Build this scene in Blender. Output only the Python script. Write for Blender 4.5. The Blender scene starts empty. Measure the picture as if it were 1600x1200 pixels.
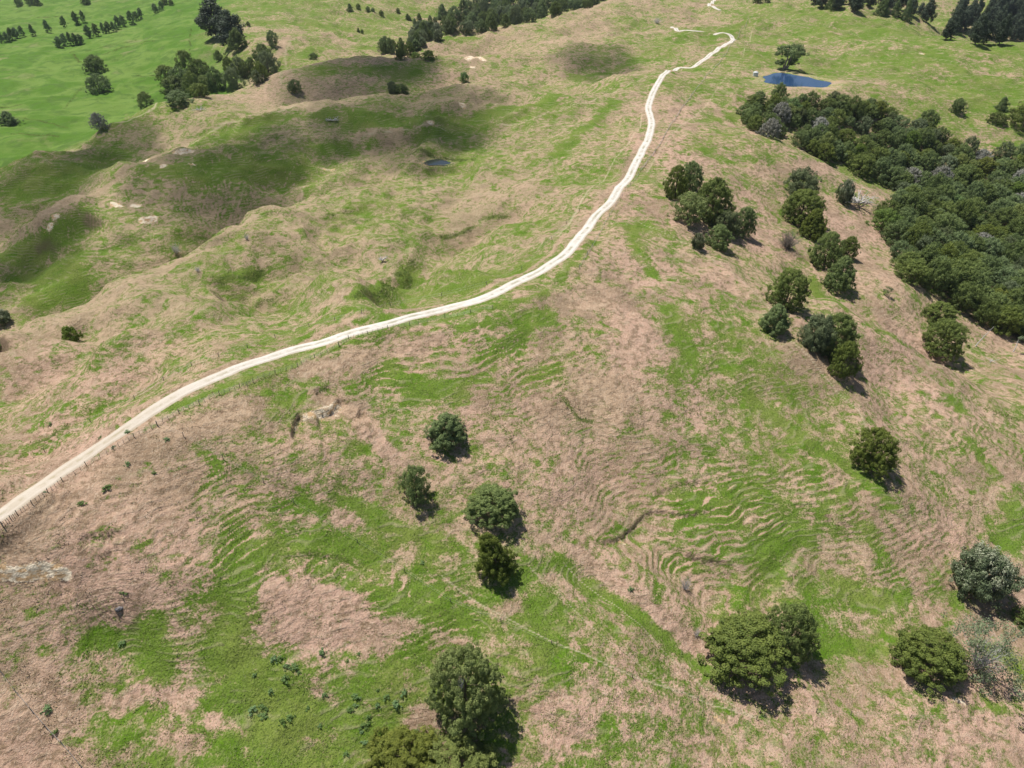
import bpy, math, random
import numpy as np
from mathutils import Vector, Matrix
R = math.radians
S = bpy.context.scene
COL = S.collection
# ------------------------------------------------------------------ camera, sky, sun, exposure
CAMZ = 100.0; PITCH = 34.0; F = 1080.0
cam = bpy.data.cameras.new('camera'); cam_o = bpy.data.objects.new('camera', cam); COL.objects.link(cam_o)
cam.sensor_width = 36.0; cam.lens = F / 1600 * 36; cam.clip_end = 12000; cam.clip_start = 0.5
cam_o.location = (0, 0, CAMZ); cam_o.rotation_euler = (R(90 - PITCH), 0, 0)
S.camera = cam_o
SUN_EL = 67.0
SH = Vector((0.80, -0.60, 0)).normalized()            # direction in which shadows fall
to_sun = Vector((-SH.x * math.cos(R(SUN_EL)), -SH.y * math.cos(R(SUN_EL)), math.sin(R(SUN_EL))))
W = bpy.data.worlds.new('World'); S.world = W; W.use_nodes = True
wn = W.node_tree.nodes; bg = wn['Background']
sky = wn.new('ShaderNodeTexSky'); sky.sky_type = 'NISHITA'; sky.sun_disc = False
sky.sun_elevation = R(SUN_EL); sky.sun_rotation = math.atan2(to_sun.x, to_sun.y)
W.node_tree.links.new(sky.outputs[0], bg.inputs[0]); bg.inputs[1].default_value = 0.065
sl = bpy.data.lights.new('sun', 'SUN'); sl.energy = 5.0; sl.angle = R(0.5); sl.color = (1.0, 0.95, 0.885)
so = bpy.data.objects.new('sun', sl); COL.objects.link(so); so.location = (0, 0, 300)
so.rotation_euler = to_sun.to_track_quat('Z', 'Y').to_euler()
S.view_settings.view_transform = 'Standard'; S.view_settings.look = 'None'
S.view_settings.exposure = 0.12; S.view_settings.gamma = 1; S.view_settings.use_curve_mapping = False
S.render.engine = 'CYCLES'; S.cycles.max_bounces = 5; S.cycles.diffuse_bounces = 2; S.cycles.glossy_bounces = 2
S.cycles.transparent_max_bounces = 12; S.cycles.volume_bounces = 0
rng = np.random.default_rng(7); random.seed(7)

# ------------------------------------------------------------------ maths helpers
SP, CP = math.sin(R(PITCH)), math.cos(R(PITCH))
def ray(u, v):
    cx = (u - 800) / F; cy = (600 - v) / F
    return cx, CP + cy * SP, -SP + cy * CP
def at_z(u, v, z):
    dx, dy, dz = ray(u, v); t = (z - CAMZ) / dz
    return dx * t, dy * t
def _h(ix, iy, seed):
    n = (ix.astype(np.int64) * 374761393 + iy.astype(np.int64) * 668265263 + seed * 1442695041) & 0xffffffff
    n = ((n ^ (n >> 13)) * 1274126177) & 0xffffffff
    return (n ^ (n >> 16)) & 0xffff
def gn(x, y, seed=0):
    xi = np.floor(x); yi = np.floor(y); fx = x - xi; fy = y - yi; xi = xi.astype(np.int64); yi = yi.astype(np.int64)
    sx = fx * fx * fx * (fx * (fx * 6 - 15) + 10); sy = fy * fy * fy * (fy * (fy * 6 - 15) + 10)
    def g(i, j, dx, dy):
        a = _h(i, j, seed) * (2 * math.pi / 65536); return np.cos(a) * dx + np.sin(a) * dy
    a = g(xi, yi, fx, fy); b = g(xi + 1, yi, fx - 1, fy); c = g(xi, yi + 1, fx, fy - 1); d = g(xi + 1, yi + 1, fx - 1, fy - 1)
    return 1.5 * ((a + (b - a) * sx) + ((c + (d - c) * sx) - (a + (b - a) * sx)) * sy)
def fbm(x, y, seed, octv=4, gain=.5):
    s = 0; a = 1
    for o in range(octv): s = s + a * gn(x * 2 ** o + 17.3 * o, y * 2 ** o - 9.1 * o, seed + o); a *= gain
    return s
def sst(x, a, b):
    t = np.clip((x - a) / (b - a), 0, 1); return t * t * (3 - 2 * t)
def tps_fit(P, z, lam):
    P = np.asarray(P, float); z = np.asarray(z, float); n = len(P)
    d2 = ((P[:, None] - P[None]) ** 2).sum(-1); K = .5 * d2 * np.log(d2 + 1e-12) + lam * np.eye(n)
    Q = np.c_[np.ones(n), P]; A = np.zeros((n + 3, n + 3)); A[:n, :n] = K; A[:n, n:] = Q; A[n:, :n] = Q.T
    s = np.linalg.solve(A, np.r_[z, 0, 0, 0]); return P, s
def tps_ev(m, A, L):
    P, s = m; out = s[-3] + s[-2] * A + s[-1] * L
    for (p, q), w in zip(P, s[:-3]):
        d2 = (A - p) ** 2 + (L - q) ** 2; out = out + w * .5 * d2 * np.log(d2 + 1e-12)
    return out
# grid of the terrain: a = x / y, l = ln y
NA, NL = 1300, 1250
A1 = np.linspace(-1.75, 1.75, NA); L1 = np.linspace(math.log(26), math.log(4200), NL)
def upmat(n_f, n_c):                                     # cubic upsampling matrix
    t = np.linspace(0, n_c - 1, n_f); i = np.clip(np.floor(t).astype(int), 0, n_c - 2); f = t - i
    M = np.zeros((n_f, n_c)); r = np.arange(n_f)
    for k, w in ((-1, -.5 * f + f * f - .5 * f ** 3), (0, 1 - 2.5 * f * f + 1.5 * f ** 3), (1, .5 * f + 2 * f * f - 1.5 * f ** 3), (2, -.5 * f * f + .5 * f ** 3)):
        np.add.at(M, (r, np.clip(i + k, 0, n_c - 1)), w)
    return M
def tps_grid(m, n=160):
    a = np.linspace(A1[0], A1[-1], n); l = np.linspace(L1[0], L1[-1], n)
    C = tps_ev(m, a[None, :], l[:, None]); return upmat(NL, n) @ C @ upmat(NA, n).T
GA, GL = np.meshgrid(A1, L1); GY = np.exp(GL); GX = GA * GY

# ------------------------------------------------------------------ terrain height
hp = [  # u, v, z (camera is at z = 100)
 (0,805,5),(200,665,6),(400,565,7),(600,507,7),(800,440,6),(900,375,5),(960,310,5),(1015,200,6),(1020,150,7),(1050,110,10),(1110,85,10),(1150,60,10),(1060,46,10),(1110,8,11),
 (0,900,-1.5),(-200,900,3),(-200,1100,-10),(0,1050,-12),(0,1200,-20),(200,860,-3),(200,1000,-14),(200,1200,-22),(400,680,4),(400,800,-6),(400,950,-14),(400,1200,-24),(500,640,2),(600,650,-2),(600,800,-10),(600,1000,-19),(600,1200,-27),
 (800,560,1),(800,650,-5),(800,750,-11),(800,900,-17),(800,1050,-22),(800,1200,-28),(900,480,4),(1000,450,2),(1000,600,-6),(1000,750,-17),(1000,900,-23),(1000,1050,-26),(1000,1200,-30),(900,850,-20),
 (1100,500,-3),(1200,450,-9),(1200,600,-12),(1200,750,-20),(1200,900,-29),(1200,1050,-32),(1200,1200,-34),(1400,450,-24),(1400,600,-23),(1400,750,-25),(1400,900,-33),(1400,1100,-36),(1600,600,-38),(1600,750,-34),(1600,900,-38),(1600,1200,-40),(1800,700,-42),(1800,1000,-42),
 (1100,300,-1),(1200,300,-9),(1300,300,-17),(1100,200,5),(1180,200,1),(1230,225,-4),(1300,255,-13),(1400,350,-29),(1500,480,-38),(1600,500,-46),(1600,350,-44),(1500,320,-38),(1400,240,-24),(1300,200,-10),
 (1240,127,4),(1300,150,2),(1400,170,-6),(1500,200,-16),(1600,240,-26),(1300,90,7),(1500,120,2),(1600,150,-6),(1200,60,9),(1400,45,12),(1600,80,6),(1480,62,11),(1560,66,10),(1350,12,15),(1420,24,14),(1260,2,16),(1800,300,-40),(1800,150,-10),
 # left of the road
 (100,700,0),(0,700,-5),(200,600,0),(0,600,-7),(100,560,-4),(220,530,-3),(350,510,-2),(450,500,0),(0,510,-17),(150,470,-15),(280,400,-12),(420,325,-10),(0,440,-24),(100,420,-21),(0,340,-23),(100,380,-17),(120,310,-8),(60,340,-15),(200,300,-9),(200,265,-3),(300,228,1),(320,330,-11),(420,250,-5),(420,180,2),(520,170,1),(520,230,-6),(640,175,0),(640,250,-9),
 (400,400,-11),(500,380,-10),(500,320,-12),(600,330,-11),(440,455,-8),(520,440,-5),(610,450,-14),(570,410,-8),(700,420,-6),(720,365,-12),(800,350,-6),(760,300,-8),(690,255,-10),(850,280,-3),(850,200,0),(760,190,0),(900,250,1),(950,200,3),(900,130,3),(800,130,-1),
 (700,130,-3),(560,130,-6),(480,130,-4),(560,93,6),(640,92,3),(500,96,4),(440,113,-2),(700,87,4),(760,88,4),(820,75,5),(880,60,7),(950,45,9),(980,90,7),
 (400,126,-3),(330,147,-4),(250,166,-6),(200,182,-9),(150,206,-12),(60,238,-14),(0,266,-16),(-150,320,-22),(100,255,-12),(250,200,-7),(-200,500,-25),(-200,650,-10),(150,240,-13),(350,180,-6),
 # valley and hills beyond the left crest
 (0,215,-44),(100,190,-44),(200,160,-42),(280,140,-38),(0,130,-40),(100,110,-38),(200,100,-34),(300,90,-24),(350,100,-26),(380,72,-8),(420,105,-22),(440,60,-8),(500,75,-16),(560,70,-22),(620,85,-25),(-150,200,-48),(-150,100,-40),
 (0,60,-40),(150,40,-34),(280,30,-22),(0,10,-30),(200,5,-20),(400,20,-4),(500,30,-12),(600,40,-20),(640,60,-26),(680,30,-26),(560,5,-5),(400,0,0),(-200,20,-40),
 (660,68,3),(700,53,5),(750,48,7),(800,42,9),(870,22,12),(935,6,14),(1000,5,12),(740,15,-20),(700,5,-10),(1180,5,14),(1060,20,9),
 (1500,30,-20),(1600,35,-20),(1450,12,-8),(1600,2,5)]
pts = []; zz = []
for u, v, z in hp:
    x, y = at_z(u, v, z); pts.append((x / y, math.log(y))); zz.append(z)
for a, y, z in [(-1.5, 35, -18), (0, 35, -33), (1.5, 35, -42), (-1.6, 2500, -10), (0, 1700, -10), (0, 2600, 25), (.8, 2500, 10), (-.8, 2600, 20), (1.6, 2500, 20), (.35, 1500, -5), (.7, 1500, 5), (-.5, 1700, -5),
                (1.6, 300, -25), (-1.6, 300, -30), (-1.6, 800, -40), (1.6, 800, 0), (0, 4200, 60), (1.5, 4200, 60), (-1.5, 4200, 60)]:
    pts.append((a, math.log(y))); zz.append(z)
crests = [  # (how far the ground behind drops under the line of sight, points)
 (.10, 2.0, [(-150,322,-20),(0,266,-13),(60,238,-11),(150,206,-9),(200,182,-7),(250,166,-5),(330,147,-3),(400,126,-2),(440,113,0),(500,96,4),(560,91,6),(640,90,6),(700,87,5),(760,87,5)]),
 (.09, 2.0, [(630,84,-6),(660,68,3),(700,53,5),(750,48,7),(800,42,9),(870,22,12),(935,6,14),(960,0,15)]),
 (.10, 2.0, [(1260,2,16),(1350,12,15),(1420,24,14),(1480,60,11),(1560,68,10),(1620,66,9)]),
 (.08, 1.7, [(400,165,1),(480,162,2),(560,152,3),(640,149,4),(720,144,4),(800,132,4)]),
 (.07, 1.6, [(0,524,-12),(60,500,-12),(130,478,-11),(200,442,-9),(290,400,-8),(350,360,-7),(420,325,-6)]),
 (.08, 1.25, [(-40,400,-18),(60,345,-12),(110,305,-6),(200,258,-2),(290,226,1)]),
 (.06, 1.4, [(430,482,-6),(470,456,-5),(560,443,-5)]),
 (.06, 1.5, [(0,560,-6),(60,534,-6),(120,530,-7)]),
 (.07, 1.6, [(880,150,5),(950,120,7),(1000,110,9),(1040,112,10)]),
 (.06, 1.5, [(1190,205,1),(1290,252,-12),(1380,300,-22)]),
 (.05, 1.3, [(1290,470,-14),(1400,525,-20),(1480,570,-25)]),
 (.05, 1.5, [(960,60,9),(1000,50,10),(1050,42,11)])]
for back, f, C in crests:
    for u, v, z in C:
        x, y = at_z(u, v, z); tand = (CAMZ - z) / y
        pts.append((x / y, math.log(y))); zz.append(z)
        pts.append((x / y, math.log(y * (1 + back)))); zz.append(z - back * y * tand * f)
keep = []                                               # drop free points that sit too close to a crest point
n0 = len(hp)
for i in range(len(pts)):
    if i < n0 and any(abs(pts[i][0] - pts[k][0]) < .05 and abs(pts[i][1] - pts[k][1]) < .07 for k in range(n0 + 19, len(pts))): continue
    keep.append(i)
pts = [pts[i] for i in keep]; zz = [zz[i] for i in keep]
H = tps_grid(tps_fit(pts, zz, 2e-4), 220)

def hgt(x, y):
    x = np.asarray(x, float); y = np.maximum(np.asarray(y, float), 26.5)
    i = np.clip((x / y - A1[0]) / (A1[1] - A1[0]), 0, NA - 1.001); j = np.clip((np.log(y) - L1[0]) / (L1[1] - L1[0]), 0, NL - 1.001)
    i0 = i.astype(int); j0 = j.astype(int); f = i - i0; g = j - j0
    return (H[j0, i0] * (1 - f) + H[j0, i0 + 1] * f) * (1 - g) + (H[j0 + 1, i0] * (1 - f) + H[j0 + 1, i0 + 1] * f) * g
YS = np.exp(np.linspace(math.log(30), math.log(4000), 5000))
def hit(u, v):
    dx, dy, dz = ray(u, v); a = dx / dy; rz = CAMZ + YS * dz / dy
    below = np.nonzero(rz <= hgt(a * YS, YS))[0]
    k = below[0] if len(below) else len(YS) - 1
    y = YS[k]; return a * y, y, float(hgt(a * y, y))
def mpp(x, y, z): return math.sqrt(x * x + y * y + (z - CAMZ) ** 2) / F / math.sqrt(1 + 0 * x)   # metres per pixel (approx.)
def depth_mpp(x, y, z): return (y * CP + (CAMZ - z) * SP) / F
def spline(P, step):
    P = np.asarray(P, float); Q = np.vstack([2 * P[0] - P[1], P, 2 * P[-1] - P[-2]]); out = []
    for i in range(1, len(Q) - 2):
        n = max(2, int(np.linalg.norm(Q[i + 1] - Q[i]) / step))
        for t in np.arange(n) / n:
            out.append(.5 * (2 * Q[i] + (Q[i + 1] - Q[i - 1]) * t + (2 * Q[i - 1] - 5 * Q[i] + 4 * Q[i + 1] - Q[i + 2]) * t * t + (3 * Q[i] - Q[i - 1] - 3 * Q[i + 1] + Q[i + 2]) * t ** 3))
    out.append(P[-1]); return np.array(out)
def near_line(P, reach):
    """indices of grid points near the polyline, with distance, signed side and parameter"""
    P = np.asarray(P); lo = P.min(0) - reach; hi = P.max(0) + reach
    jj = np.nonzero((np.exp(L1) > lo[1]) & (np.exp(L1) < hi[1]))[0]
    if len(jj) == 0: return None
    sub = np.s_[jj[0]:jj[-1] + 1]
    X = GX[sub]; Y = GY[sub]; m = (X > lo[0]) & (X < hi[0]) & (Y > lo[1]) & (Y < hi[1])
    r, c = np.nonzero(m); r = r + jj[0]; X = GX[r, c]; Y = GY[r, c]
    best = np.full(X.shape, 1e9); side = np.zeros(X.shape); par = np.zeros(X.shape)
    for k in range(len(P) - 1):
        p = P[k]; d = P[k + 1] - p; L2 = (d ** 2).sum() + 1e-9
        t = np.clip(((X - p[0]) * d[0] + (Y - p[1]) * d[1]) / L2, 0, 1); ex = X - p[0] - t * d[0]; ey = Y - p[1] - t * d[1]
        q = np.hypot(ex, ey); b = q < best; best[b] = q[b]; side[b] = (d[0] * ey - d[1] * ex)[b]; par[b] = (k + t[b])
    k = best < reach; return r[k], c[k], best[k], np.sign(side[k]), par[k] / (len(P) - 1)
def px_line(P): return np.array([hit(u, v)[:2] for u, v in P])
# ridges and gullies: (amplitude m, half-width m, pixel path)
H0 = H.copy()
relief = [(-5, 11, [(0,505),(120,478),(200,442),(290,400),(350,355),(420,322),(500,292),(600,270),(690,254)]),
 (-4, 9, [(380,300),(470,262),(560,222),(680,212)]),
 (-4.2, 8, [(560,462),(620,452),(660,420),(700,380),(770,343),(840,318)]),
 (4, 10, [(400,480),(460,455),(540,442)]),
 (-4, 8, [(330,455),(400,440),(470,400)]),
 (3, 8, [(130,575),(220,540),(300,508),(420,478)]),
 (-3.5, 7, [(0,730),(60,690),(120,650),(200,600),(260,565)]),
 (-3, 6, [(0,620),(60,585),(120,560),(180,525)]),
 (3, 8, [(0,560),(60,530),(140,520)]),
 (2.5, 10, [(160,470),(230,425),(330,370),(430,330)]),
 (-5, 12, [(0,440),(50,400),(110,360),(150,330)]),
 (1.5, 9, [(560,395),(600,405),(650,390),(740,320)]),
 (-3, 8, [(700,160),(780,150),(850,160)]),
 (2.5, 14, [(640,140),(740,150),(820,120),(900,100),(1000,85)]),
 (-3, 14, [(880,110),(930,98),(990,88)]),
 (-2.5, 7, [(880,620),(930,700),(960,760),(1000,830),(1080,900),(1150,960)]),
 (1.8, 9, [(1000,340),(1100,395),(1200,475),(1260,560),(1340,620),(1400,760),(1480,830)]),
 (-2.5, 8, [(1300,470),(1400,520),(1480,570),(1600,640)]),
 (-1.6, 4, [(880,870),(1000,960),(1130,1040)]),
 (1.2, 5, [(380,960),(480,925),(600,945),(720,985)]),
 (-1.5, 5, [(100,1000),(250,960),(380,985)]),
 (-1.6, 6, [(560,600),(620,560),(740,530)]),
 (-3, 25, [(1190,120),(1330,100),(1460,120),(1560,100)]),
 (2.5, 20, [(1300,60),(1430,90),(1560,140)]),
 (-1.0, 9, [(640,1000),(760,960),(850,930)])]
for amp, w, P in relief:
    if P[0][1] < 620 and P[0][0] < 860: amp *= 1.35
    q = near_line(px_line(P), w * 2.6)
    if q is None: continue
    r, c, d, sd, t = q
    H[r, c] += amp * np.exp(-(d / w) ** 2) * sst(np.minimum(t, 1 - t), -.03, .15)
# rolling noise
far = sst(GY, 350, 900) * (1 - .6 * sst(-GX / GY, .25, .33))
left = sst(-GX / GY, -.25, .1) * sst(GY, 140, 220) * (1 - sst(GY, 420, 560))
wx = GX + 6 * gn(GX / 25, GY / 25, 91); wy = GY + 6 * gn(GX / 25 + 50, GY / 25, 92)
H += fbm(wx / 34, wy / 34, 3, 4, .5) * (1.4 + 1.5 * left + 2.0 * far)
rid = 1 - np.abs(gn(wx / 48, wy / 48, 21)) * 2.2
H += (rid - .5) * (2.7 * left + 2.4 * far + .4)
rid = 1 - np.abs(gn(wx / 13, wy / 13, 22)) * 2.2
H += (rid - .5) * (.5 * left + .35) 
H += fbm(GX / 7, GY / 7, 41, 3, .55) * .30
# slips: (drop m, pixel path; low ground lies on the image's lower side)
slips = [(2.0, 5, [(-30,886),(0,886),(25,890),(45,888),(60,880),(72,878),(95,888),(115,890)]),
 (1.7, 5, [(452,686),(455,668),(462,650),(468,645)]), (2.2, 6, [(490,640),(508,640),(520,632),(528,618)]), (1.3, 5, [(488,612),(500,606),(512,600)]), (1.2, 4, [(555,652),(562,640)]),
 (1.0, 5, [(920,845),(960,842),(1010,800),(1060,802),(1120,795)]), (1.0, 5, [(1050,855),(1100,872),(1150,878)]),
 (.9, 4, [(120,840),(180,830),(198,832)]), (.8, 4, [(150,870),(175,858),(195,850)]), (1.6, 7, [(275,236),(285,234),(300,236)]), (1.2, 6, [(253,258),(262,258)]), (1.2, 6, [(293,254),(302,256)]),
 (1.0, 5, [(170,318),(188,320)]), (1.2, 5, [(215,346),(228,342),(245,340)]), (.8, 4, [(1020,770),(1080,752),(1110,750)]), (.7, 4, [(440,870),(500,866),(560,880)])]
slip_world = []
for drop, dec, P in slips:
    Q = spline(px_line(P), 1.5); slip_world.append(Q)
    q = near_line(Q, dec * 2.5)
    if q is None: continue
    r, c, d, sd, t = q
    s = -d * sd                                     # positive: lower side in the picture
    s = s + .35 * gn(GX[r, c] / 1.3, GY[r, c] / 1.3, 55)
    taper = sst(np.minimum(t, 1 - t), -.01, .12)
    H[r, c] -= .85 * drop * sst(s, 0, 2.4 if drop == 2.0 else 1.1 if drop == 2.2 else .7) * np.exp(-np.maximum(s, 0) / dec) * taper
    H[r, c] += .25 * np.exp(-(s / .9) ** 2) * taper * (s < .3)
# ponds: level the ground under the water
ponds = []; MUD = np.zeros_like(H)
for (u, v, rx, ry, rot) in [(1240, 127, 50, 8.5, 0), (683, 255, 21, 3.6, 0)]:
    x, y, z = hit(u, v); k = depth_mpp(x, y, z); ax = rx * k; dep = math.atan2(CAMZ - z, y); ay = ry * k / math.sin(dep)
    ponds.append((x, y, z, ax, ay))
    an = np.arctan2((GY - y) / ay, (GX - x) / ax)
    rr = np.hypot((GX - x) / ax, (GY - y) / ay) * (1 + .13 * np.sin(2 * an + 1) + .11 * np.sin(3 * an) + .06 * np.sin(7 * an))
    blend = 1 - sst(rr, 1.1, 2.0); MUD = np.maximum(MUD, sst(rr, .9, 1.1) * (1 - sst(rr, 1.3, 1.7)) * .40)
    H[:] = H * (1 - blend) + blend * (z + .3 + .7 * np.clip(rr - 1.0, -1, 1.2) * (3 if u > 1000 else 1.2))
# the road: level bed
road_px = [(-60,838),(0,803),(50,769),(100,737),(150,705),(200,665),(250,634),(300,606),(350,583),(400,565),(460,547),(530,526),(600,507),(650,493),(700,482),(760,463),(820,436),(860,412),(895,382),(910,365),(928,342),(955,314),(975,287),(990,262),(1003,236),(1014,212),(1018,190),(1013,170),(1018,150),(1030,127),(1042,113),(1056,108.5),(1080,106),(1098,94),(1115,82),(1132,71),(1146,62),(1143,58),(1122,52),(1095,49),(1070,47),(1056,45),(1050,42)]
def road_line(px):
    P = [hit(u, v)[:2] for u, v in px]
    return spline(np.array(P), 1.2)
def smooth(v, n):
    k = np.hanning(n + 2)[1:-1]; k /= k.sum(); return np.convolve(np.pad(v, n // 2, 'edge'), k, 'valid')[:len(v)]
roads = []
for px, wid in ((road_px, 4.3), ([(1126,17),(1117,12),(1108,7.5),(1113,4),(1116,1),(1116,-4)], 4.6)):
    P = road_line(px); P = np.c_[smooth(P[:, 0], 7), smooth(P[:, 1], 7)]
    z = smooth(hgt(P[:, 0], P[:, 1]), 15) 
    roads.append((P, z, wid))
DR = np.full_like(H, 1e3); ZR = np.zeros_like(H)
for P, z, wid in roads:
    for k0 in range(0, len(P) - 1, 12):
        seg = P[k0:k0 + 13]
        if len(seg) < 2: continue
        q = near_line(seg, 9)
        if q is None: continue
        r, c, d, sd, t = q
        zr = np.interp(t * (len(seg) - 1), np.arange(len(seg)), z[k0:k0 + 13]); b = d < DR[r, c]
        DR[r[b], c[b]] = d[b]; ZR[r[b], c[b]] = zr[b]
w = 1 - sst(DR, 2.6, 6.5); H = H * (1 - w) + (ZR - .05) * w
# sheep tracks as real steps where the picture shows them strongly
TER = np.zeros_like(H)
for val, w, P in [(1, 16, [(60,800),(160,790),(260,770),(330,800)]), (1, 12, [(120,860),(250,850)]), (.9, 14, [(600,570),(700,550),(800,570),(860,560)]), (.9, 12, [(860,620),(880,560)]),
                  (1, 12, [(980,760),(1100,780),(1180,800)]), (1, 10, [(1000,850),(1120,880)]), (.6, 14, [(1250,760),(1340,800),(1400,860)]), (.8, 22, [(240,270),(330,270),(430,280)]),
                  (.6, 20, [(100,330),(230,330),(360,330)]), (.6, 22, [(860,150),(950,130)]), (.6, 10, [(420,930),(560,940),(700,970)]), (.5, 20, [(500,180),(700,190)]), (.5, 12, [(20,690),(200,650)]), (.5, 12, [(1450,660),(1580,700)])]:
    q = near_line(px_line(P), w * 2)
    if q is None: continue
    r, c, d, sd, t = q
    TER[r, c] = np.maximum(TER[r, c], val * np.exp(-(d / w) ** 2))
sz = upmat(NL, 260) @ H[np.linspace(0, NL - 1, 260).astype(int)][:, np.linspace(0, NA - 1, 260).astype(int)] @ upmat(NA, 260).T
ph = sz / .72 + .38 * gn(GX / 9, GY / 9, 61) + .15 * gn(GX / 2.5, GY / 2.5, 62)
saw = ph - np.floor(ph); prof = np.where(saw < .78, saw / .78, (1 - saw) / .22) - .5
TERP = prof * np.clip(TER, 0, 1) * sst(gn(GX / 6, GY / 6, 63), -.5, .1)
H += .50 * prof * np.clip(TER + .07, 0, 1) * sst(gn(GX / 6, GY / 6, 63), -.5, .1) * (1 - sst(GY, 260, 420) * .3)
H += .05 * gn(GX / .9, GY / .9, 71) * (GY < 260)
w = 1 - sst(DR, 2.5, 4.2); H = H * (1 - w) + (ZR - .05) * w       # keep the road bed clean

# ------------------------------------------------------------------ ground cover masks
tab = """9 9 9 6 5 6 5 3 3 4 5 5 7 7 6 6
9 9 8 4 2 4 3 5 4 5 4 6 4 6 6 7
6 5 4 5 5 5 5 4 4 5 4 5 5 5 5 5
3 4 5 4 4 4 4 4 5 4 3 4 4 3 4 5
6 5 3 4 4 5 5 6 5 3 5 3 4 4 2 3
3 4 3 3 5 4 5 5 3 4 5 5 4 4 4 3
4 5 5 2 4 4 5 4 3 2 4 5 5 4 5 4
3 1 1 4 4 5 4 4 3 3 5 4 5 3 4 3
1 1 2 5 5 5 4 4 4 4 4 5 5 4 3 5
3 5 5 7 4 6 6 5 5 6 5 4 5 5 4 3
3 6 6 8 8 8 6 7 6 6 5 5 5 4 5 5
2 5 7 8 9 8 7 7 7 7 6 4 5 5 4 4"""
gp = []; gv = []
for j, row in enumerate(tab.split('\n')):
    for i, c in enumerate(row.split()):
        x, y, z = hit(50 + 100 * i, 50 + 100 * j); gp.append((x / y, math.log(y))); gv.append(int(c) / 9)
LUSH0 = 0
GREEN = np.clip(tps_grid(tps_fit(gp, gv, 3e-3), 120), 0, 1) + .03 + .05 * left
SOIL = MUD.copy(); OLIVE = np.zeros_like(H)
def paint(M, val, wpx, P, mode='add', soft=1.0):
    Q = [hit(u, v) for u, v in P]; k = depth_mpp(*Q[len(Q) // 2]); w = wpx * k
    P2 = np.array([q[:2] for q in Q])
    if len(P2) == 1: P2 = np.vstack([P2, P2 + .3])
    q = near_line(P2, w * 2.2)
    if q is None: return
    r, c, d, sd, t = q
    e = np.exp(-(d / w) ** 2 * 1.2) if soft else 1 - sst(d, w * .7, w * 1.2)
    if mode == 'max': M[r, c] = np.maximum(M[r, c], val * e)
    else: M[r, c] += val * e
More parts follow.
